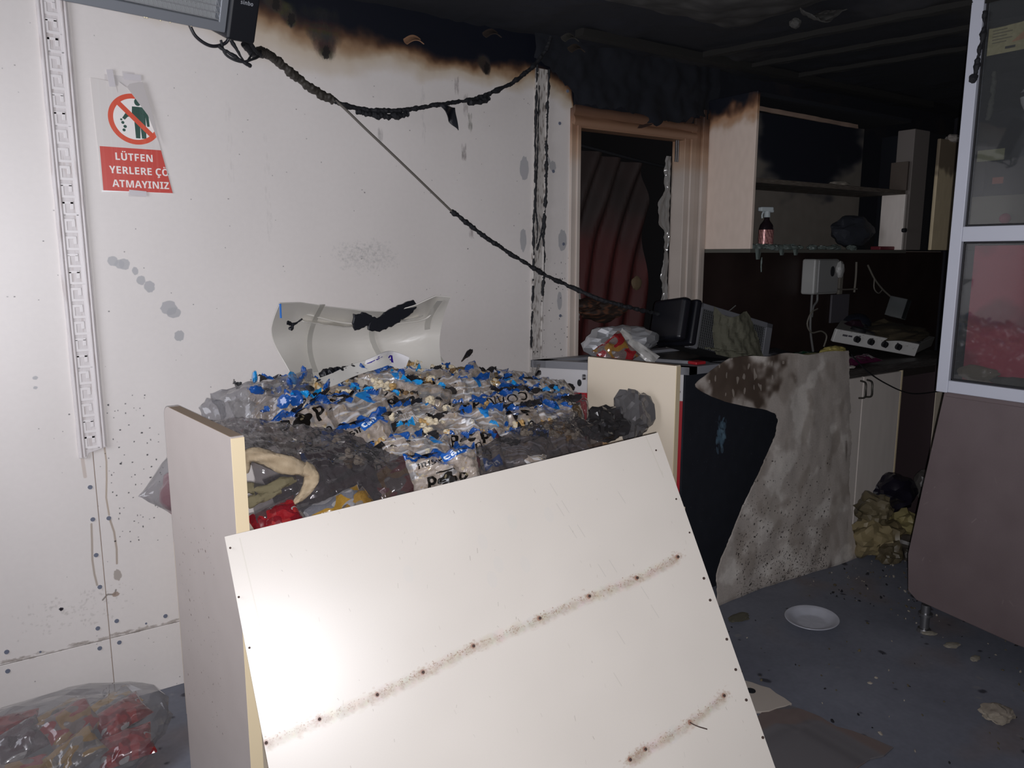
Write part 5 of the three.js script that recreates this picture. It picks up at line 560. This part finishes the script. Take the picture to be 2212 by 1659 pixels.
// curtain and wrapped door leaf in the doorway
{
  const cm = M({ map: canvasTex(256, 512, (i, j) => { const y = 1 - j / 512, n = noise(i / 26, j / 60) * 9; return mixc([72 + n, 26 + n * 0.5, 25 + n * 0.5], [44 + n, 33 + n * 0.7, 31 + n * 0.7], smooth(y + 0.2 * noise(i / 70, j / 120), 0.5, 0.75)); }), roughness: 0.7 });
  const t = thing('curtain', 'dark red curtain drawn in slanting folds across the doorway', 'curtain');
  part('cloth', sheet((u, v) => { const X = 2.225 + 0.615 * u - 0.03 * v, y = lerp(1.0, 2.02 - 0.075 * u, v), s = X - 2.2 - 0.35 * Math.pow(v, 1.8) * 0.7; return [X, y, -0.2 + 0.032 * Math.sin(s * 46) * (0.5 + 0.5 * v) + 0.02 * noise(X * 6, y * 3)]; }, 90, 40, 0.003), cm, t);
  part('rod', tube([[2.0, 2.05, -0.19], [2.22, 2.03, -0.19], [2.86, 1.955, -0.19], [3.2, 1.93, -0.19]], 0.008, 8, 8), char, t);
  const w = thing('plastic_wrap', 'torn pale plastic film clinging to the right side of the doorway', 'plastic film'); const pw = MP({ color: 0xa9a6a2, transmission: 0.35, thickness: 0, roughness: 0.12 });
  part('strip', [sheet((u, v) => { const y = lerp(1.15, 1.98, v), x0 = 2.815 + 0.022 * noise(y * 9, 2) + 0.008 * noise(y * 40, 5) - 0.05 * smooth(v, 0.55, 0.62) * (1 - smooth(v, 0.7, 0.82)); return [lerp(x0, 2.85, u), y, -0.06 + 0.012 * noise(u * 3, y * 9) + 0.006 * noise(u * 4, y * 40)]; }, 14, 70, 0.001)], pw, w);
  part('left_strip', [sheet((u, v) => { const y = lerp(1.2, 1.62, v); return [2.275 - 0.025 * v + 0.022 * u, y, -0.07 + 0.01 * Math.sin(u * 7 + y * 30)]; }, 8, 40, 0.001), sheet((u, v) => { const y = lerp(1.55, 1.9, v); return [2.217 + 0.012 * u, y, -0.05 + 0.006 * Math.sin(u * 6 + y * 40)]; }, 6, 40, 0.001)], pw, w);
  part('pale_patch', blob(0.035, 0.035, 0.01, 201, 0.2, 3, 2).translate(2.74, 1.36, -0.165), M({ color: 0x6a5a44, roughness: 0.8 }), t, 'pale patch');
}
// charred battens and torn lining under the ceiling
{
  const wood = M({ color: 0x191816, roughness: 0.95 }), beam = (a, b, w, label) => single('charred_batten', (() => { const A = V(a), B = V(b), L = A.distanceTo(B), g = new THREE.BoxGeometry(w, w * 0.6, L, 3, 2, 40), p = g.attributes.position; for (let i = 0; i < p.count; i++) { const k = 0.006 * noise(p.getX(i) * 40, p.getY(i) * 40, p.getZ(i) * 14); p.setXYZ(i, p.getX(i) + k, p.getY(i) + k, p.getZ(i)); } g.computeVertexNormals(); g.lookAt(B.clone().sub(A)); return g.translate((a[0] + b[0]) / 2, (a[1] + b[1]) / 2, (a[2] + b[2]) / 2); })(), wood, label, 'batten');
  beam([2.05, 2.375, 0.2], [4.7, 2.375, 0.2], 0.05, 'long charred batten along the ceiling above the wall cabinet'); beam([2.72, 2.37, 0.25], [2.98, 2.37, 1.4], 0.035, 'charred batten running from above the doorway toward the viewer, left one of three'); beam([3.05, 2.37, 0.25], [3.35, 2.37, 1.5], 0.03, 'charred batten running toward the viewer, middle one of three'); beam([3.4, 2.37, 0.25], [3.7, 2.37, 1.6], 0.03, 'charred batten running toward the viewer, right one of three');
  single('torn_lining', sheet((u, v) => { const x = lerp(1.85, 2.55, u), z = lerp(0.55, 1.15, v), f = Math.sin(Math.PI * u) * Math.sin(Math.PI * v); return [x, 2.385 - 0.045 * f + 0.015 * noise(x * 8, z * 8), z]; }, 40, 40, 0.004), M({ map: canvasTex(256, 256, (i, j) => { const n = fbm(i / 30, j / 30, 3) * 20; return [54 + n, 53 + n, 52 + n]; }), roughness: 0.95 }), 'sagging grey torn ceiling lining over the doorway', 'ceiling lining');
  single('hanging_rag', [sheet((u, v) => [2.52 + 0.22 * u + 0.03 * v, 2.39 - 0.05 * v * (1 - u) - 0.02 * Math.sin(u * 5), 0.86 + 0.06 * v + 0.02 * noise(u * 6, v * 6)], 16, 10, 0.004), blob(0.022, 0.018, 0.02, 211, 0.3, 3, 3).translate(2.535, 2.335, 0.85)], M({ color: 0x3f3e3c, roughness: 0.9 }), 'grey rag hanging from the burnt ceiling right of the torn lining', 'rag');
  const r = rng(50); [[1.72, 2.352, 0.05, 'peeling brown scrap at the edge of the burnt wall, middle'], [1.4, 2.29, 0.01, 'curled brown peeling flake at the burn edge of the white wall'], [2.05, 2.37, 0.12, 'grey shred hanging above the top of the scorched wall strip'], [2.1, 2.34, 0.1, 'brown shred hanging right of the scorched wall strip']].forEach(([x, y, z, l], i) => single('peeling_flake', sheet((u, v) => [x + 0.07 * (u - 0.5), y + 0.02 * Math.sin(u * 2.6) - 0.025 * v, z + 0.006 + 0.03 * v * v], 10, 8, 0.003), M({ color: [0x2c211b, 0x8a674e, 0x34322e, 0x2e251d][i], roughness: 0.85 }), l, 'peeling flake'));
}
// ================= counter with a glazed top on the right =================
{
  const px = 2.955, t = thing('display_counter', 'brown counter on metal feet with an aluminium glazed frame on top, at the right', 'counter');
  const bm = M({ map: canvasTex(1024, 512, (i, j) => { const n = fbm(i / 90, j / 90, 6, 3) * 6 + noise(i / 2, j / 2) * 4; return [106 + n, 93 + n, 94 + n]; }, (x) => { const r = rng(15); for (let i = 0; i < 90; i++) { x.strokeStyle = 'rgba(190,180,176,' + 0.3 * r() + ')'; x.lineWidth = 1 + r(); const a = r() * 1024, b = r() * 512; x.beginPath(); x.moveTo(a, b); x.lineTo(a + 26 * (r() - 0.5), b + 12 * r()); x.stroke(); } }), roughness: 0.5 });
  const o = [[1.294, 0.99], [2.6, 0.99], [2.6, 0.11], [1.62, 0.115], [1.26, 0.145], [1.225, 0.17], [1.212, 0.32], [1.245, 0.6]].map(([z, y]) => [-z, y]);
  const pg = cut(o, 0.02, 0.002).rotateY(Math.PI / 2); uvBy(pg, (x, y, z) => (z - 1.2) / 1.4, (x, y) => y); pg.translate(px + 0.012, 0, 0);
  part('side_panel', pg, bm, t); part('carcass', [span(px + 0.025, 3.5, 0.14, 0.97, 1.32, 2.6)], M({ color: 0x3a2d2b, roughness: 0.7 }), t); part('top', span(px, 3.52, 0.975, 0.993, 1.3, 2.6), bm, t);
  const foot = join([cyl(0.017, 0.017, 0.1, 18).translate(0, 0.065, 0), cyl(0.026, 0.026, 0.01, 20).translate(0, 0.075, 0), cyl(0.024, 0.028, 0.014, 20).translate(0, 0.007, 0), cyl(0.03, 0.03, 0.006, 20).translate(0, 0.145, 0)]);
  for (const [x, z] of [[3.01, 1.275], [3.44, 1.36], [3.01, 2.5], [3.44, 2.5]]) { const f = part('foot', foot, steel, t); f.position.set(x, 0, z); }
  const fr = (z0, z1, y0, y1) => span(px - 0.022, px + 0.022, y0, y1, z0, z1, 0.003);
  part('frame_post', fr(1.272, 1.314, 0.993, 2.41), alu, t); part('frame_rail', fr(1.314, 2.6, 0.995, 1.04), alu, t); part('frame_rail', fr(1.314, 2.6, 1.548, 1.602), alu, t); part('frame_post', fr(2.58, 2.62, 0.993, 2.41), alu, t);
  part('gasket', [span(px - 0.006, px + 0.006, 1.04, 1.548, 1.314, 1.321), span(px - 0.006, px + 0.006, 1.04, 1.047, 1.314, 2.58), span(px - 0.006, px + 0.006, 1.541, 1.548, 1.314, 2.58), span(px - 0.006, px + 0.006, 1.602, 1.609, 1.314, 2.58), span(px - 0.006, px + 0.006, 1.602, 2.41, 1.314, 1.32)], M({ color: 0x17171b, roughness: 0.6 }), t);
  const glass = MP({ color: 0xdfe2e4, transmission: 0.96, thickness: 0, roughness: 0.03 });
  part('glass_pane', span(px - 0.002, px + 0.002, 1.042, 1.546, 1.316, 2.58, 0.0005), glass, t); part('glass_pane', span(px - 0.002, px + 0.002, 1.604, 2.4, 1.316, 2.58, 0.0005), glass, t);
  part('melted_seal', [charTube([[px - 0.02, 2.33, 1.318], [px - 0.022, 2.27, 1.322], [px - 0.024, 2.2, 1.316], [px - 0.024, 2.12, 1.31]], 0.006, 8, 0.9, 60), blob(0.012, 0.016, 0.014, 221, 0.4, 3, 3).translate(px - 0.026, 2.11, 1.304)], char, t);
  part('red_panel', uvBy(span(px + 0.03, px + 0.036, 1.042, 1.535, 1.338, 2.58, 0.001), (x, y, z) => (z - 1.3) * 0.8, (x, y) => (y - 1.04) / 0.5), M({ map: canvasTex(512, 256, (i, j) => { const n = fbm(i / 90, j / 70, 3, 4), k = noise(i / 3, j / 3) * 6; return mixc([196 + k, 62 + k, 80 + k], [140 + k, 46 + k, 58 + k], smooth(n, -0.1, 0.5) * 0.8); }), roughness: 0.5 }), t, 'dusty red panel behind the lower pane');
  const pap = single('burnt_paper', blob(0.02, 0.03, 0.07, 225, 0.35, 4, 3).translate(px + 0.017, 1.072, 1.4).scale(1, 1, 1), M({ color: 0x7b6a55, roughness: 0.8 }), 'crumpled scorched paper behind the lower pane, at its bottom left', 'burnt paper'); pap.scale.x = 0.55; pap.position.x = (px + 0.017) * 0.45;
  const pap2 = single('burnt_paper', blob(0.008, 0.02, 0.09, 227, 0.4, 4, 3).translate(px + 0.016, 1.056, 1.53), M({ color: 0x4a4438, roughness: 0.8 }), 'dark ash along the bottom of the lower pane', 'burnt paper');
  const card = canvasTex(256, 200, (i, j) => { const n = noise(i / 20, j / 20) * 16; return [196 + n, 182 + n, 132 + n]; }, (x) => { x.fillStyle = 'rgba(120,110,80,0.8)'; for (let i = 0; i < 5; i++) x.fillRect(24, 40 + i * 20, 80 + (i % 2) * 30, 7); x.fillStyle = '#3d392f'; x.fillRect(100, 160, 56, 16); x.fillStyle = 'rgba(214,150,110,0.8)'; x.beginPath(); x.moveTo(130, 140); x.lineTo(220, 60); x.lineTo(240, 130); x.fill(); });
  const cg = span(3.298, 3.302, 2.262, 2.374, 1.165, 1.33, 0.001); uvBy(cg, (x, y, z) => (z - 1.165) / 0.165, (x, y) => (y - 2.262) / 0.112); single('printed_card', cg, M({ map: card, roughness: 0.6 }), 'pale yellow printed card hanging behind the top of the upper pane', 'card');
  const bits = [['pale_card', span(3.3, 3.304, 1.865, 1.908, 1.165, 1.265, 0.001), 0x8c8862, 'small pale card seen through the upper pane, below the printed card', 'card'], ['orange_tag', span(3.3, 3.304, 1.775, 1.8, 1.23, 1.27, 0.001), 0x9a4a32, 'small orange tag seen through the upper pane', 'tag'], ['shelf_panel', span(3.3, 3.31, 1.6, 1.73, 1.16, 2.0, 0.001), 0x6d6553, 'dusty beige panel seen through the bottom of the upper pane', 'panel'], ['red_ball', new THREE.SphereGeometry(0.02, 16, 12).translate(3.28, 1.64, 1.3), 0xa32a44, 'small red ball in front of the beige panel', 'ball']];
  for (const [n, g, c, l, k] of bits) single(n, g, M({ color: c, roughness: 0.7 }), l, k);
  const lamp = thing('white_cup', 'white rounded cup with a dark band, seen through the right of the upper pane', 'cup', [3.28, 2.06, 1.35]); part('bowl', new THREE.LatheGeometry([[0, -0.035], [0.02, -0.03], [0.034, 0], [0.038, 0.02]].map(([a, b]) => new THREE.Vector2(a, b)), 24), M({ color: 0xf0ece4, roughness: 0.3 }), lamp); part('band', cyl(0.039, 0.038, 0.016, 24).translate(0, 0.028, 0), char, lamp); part('rim', cyl(0.03, 0.039, 0.014, 24).translate(0, 0.043, 0), M({ color: 0xf0ece4, roughness: 0.3 }), lamp);
  single('drip_strip', charTube([[3.3, 2.2, 1.2], [3.3, 2.1, 1.2], [3.3, 2.02, 1.195]], 0.008, 4, 0.8, 40), M({ color: 0x4d4c40, roughness: 0.8 }), 'greyish drip hanging behind the upper pane under the printed card', 'melted drip');
}
// ================= on the floor =================
{
  const t = thing('plate', 'white oval dinner plate lying on the dark floor', 'plate', [2.69, 0.001, 0.98]);
  part('dish', new THREE.LatheGeometry([[0, 0.004], [0.06, 0.004], [0.07, 0.001], [0.075, 0.004], [0.108, 0.02], [0.126, 0.026], [0.128, 0.029], [0.124, 0.03], [0.104, 0.0245], [0.078, 0.009], [0.06, 0.008], [0, 0.008]].map(([a, b]) => new THREE.Vector2(a, b)), 64), M({ map: canvasTex(256, 64, (i, j) => { const n = noise(i / 20, j / 9) * 10; return [186 + n, 188 + n, 198 + n]; }), roughness: 0.25 }), t); t.scale.set(0.92, 1, 0.82); t.rotation.y = 0.2;
  const heap = [[3.56, 0.1, 0.7, 0.11, 0x8f8160, 'ochre crumpled foam lump, left one in the heap before the base cabinet'], [3.68, 0.09, 0.72, 0.1, 0x74684d, 'brownish crumpled foam lump in the middle of the heap'], [3.85, 0.09, 0.72, 0.11, 0x968b60, 'yellowish crumpled lump at the right of the heap'], [3.62, 0.23, 0.68, 0.1, 0x70664f, 'dull brown crumpled lump, topmost at the left of the heap'], [3.74, 0.06, 0.85, 0.09, 0x46403a, 'dark crumpled lump at the front of the heap'], [3.58, 0.05, 0.8, 0.07, 0x5c5340, 'low brown crumpled lump at the front left of the heap']];
  heap.forEach(([x, y, z, s, c, l], i) => { const o = single('foam_lump', blob(s, s * 0.8, s * 0.9, 240 + i, 0.6, 5, 2.1, 0.5), MP({ color: c, roughness: 0.45, clearcoat: 0.15 }), l, 'foam lump'); o.position.set(x, y, z); });
  const pb = single('purple_bag', blob(0.14, 0.1, 0.1, 251, 0.32, 5, 3, 0.4), MP({ color: 0x1d1a26, roughness: 0.35, clearcoat: 0.2 }), 'dark violet crumpled bag on top of the heap at its right', 'plastic bag'); pb.position.set(3.92, 0.25, 0.6);
  const gb = single('grey_bag', blob(0.06, 0.08, 0.06, 253, 0.3, 4, 3), MP({ color: 0x55524f, roughness: 0.4 }), 'grey crumpled bag between the violet bag and the brown counter', 'plastic bag'); gb.position.set(4.1, 0.28, 0.68);
  const sc = thing('torn_board', 'torn pale board scrap with a dark hole, on the floor beside the fallen white board', 'board scrap');
  part('scrap', cut(ragged([[2.1, -1.115], [2.135, -1.2], [2.118, -1.3], [2.02, -1.285], [1.93, -1.23], [1.95, -1.13]], 0.03, 0.008, 5), 0.008).rotateX(-Math.PI / 2).translate(0, 0.006, 0), M({ map: canvasTex(128, 128, (i, j) => { const n = noise(i / 9, j / 9) * 14; return [178 + n, 168 + n, 158 + n]; }), roughness: 0.7 }), sc); part('hole', cyl(0.016, 0.016, 0.002, 16).translate(2.065, 0.0115, 1.175), char, sc);
  const bs = single('brown_mat', cut(ragged([[-0.2, 0.16], [0.12, 0.14], [0.2, -0.2], [-0.22, -0.2]], 0.06, 0.02, 6), 0.006).rotateX(-Math.PI / 2), M({ map: canvasTex(256, 256, (i, j) => { const n = noise(i / 8, j / 8) * 12, q = smooth(noise(i / 30, j / 30), 0.1, 0.3); return mixc([98 + n, 95 + n, 98 + n], [116, 92, 82], q * 0.5); }), roughness: 0.9 }), 'soaked brown cardboard under the edge of the fallen white board', 'cardboard'); bs.position.set(1.98, 0.004, 1.42);
  const cp = single('crumpled_wrapper', blob(0.055, 0.02, 0.045, 261, 0.45, 5, 3, 0.35), MP({ color: 0x9b9284, roughness: 0.25, clearcoat: 0.5 }), 'crumpled pale wrapper alone on the floor at the lower right', 'wrapper'); cp.position.set(2.62, 0.014, 1.72);
  [[3.0, 0.006, 1.3, 0.03, 'pale scrap against the foot of the brown counter'], [2.98, 0.005, 1.4, 0.035, 'thin scrap just in front of the foot of the brown counter'], [2.95, 0.005, 1.5, 0.028, 'thin twisted scrap further along the brown counter']].forEach(([x, y, z, s, l], i) => { const o = single('paper_scrap', blob(s, 0.007, s * 0.5, 270 + i, 0.4, 3, 3), M({ color: 0x8e887c, roughness: 0.7 }), l, 'paper scrap'); o.position.set(x, y, z); o.rotation.y = -0.6 + i * 0.3; });
  const lf = single('dry_scrap', blob(0.06, 0.006, 0.03, 275, 0.6, 3, 3), M({ color: 0x5d5a4c, roughness: 0.8 }), 'flat greyish scrap between the grey sheet and the plate', 'scrap'); lf.position.set(2.48, 0.005, 0.78);
  const r = rng(61), chip = new THREE.InstancedMesh(blob(0.006, 0.003, 0.005, 281, 0.5, 1, 3), M({ color: 0xffffff, roughness: 0.8 }), 420); chip.name = 'floor_debris'; scene.add(chip); tag(chip, 'small chips of ash and paper scattered over the dark floor', 'debris', null, 'stuff');
  const m4 = new THREE.Matrix4(), q = new THREE.Quaternion(), c = new THREE.Color(); for (let i = 0; i < 420; i++) { const near = r() < 0.45, x = near ? 3.0 + 1.0 * r() : 1.9 + 2 * r(), z = near ? 0.7 + 0.55 * r() : 0.72 + 1.8 * r(); q.setFromEuler(new THREE.Euler(r(), r() * 6, r())); const k = 0.4 + 1.4 * r() * r(); m4.compose(V([x, 0.002, z]), q, V([k, k, k])); chip.setMatrixAt(i, m4); const b = r(); c.setHex(b < 0.3 ? 0x9c9488 : b < 0.6 ? 0x1c1c20 : 0x5d5440); chip.setColorAt(i, c); }
}
renderer.render(scene, camera);
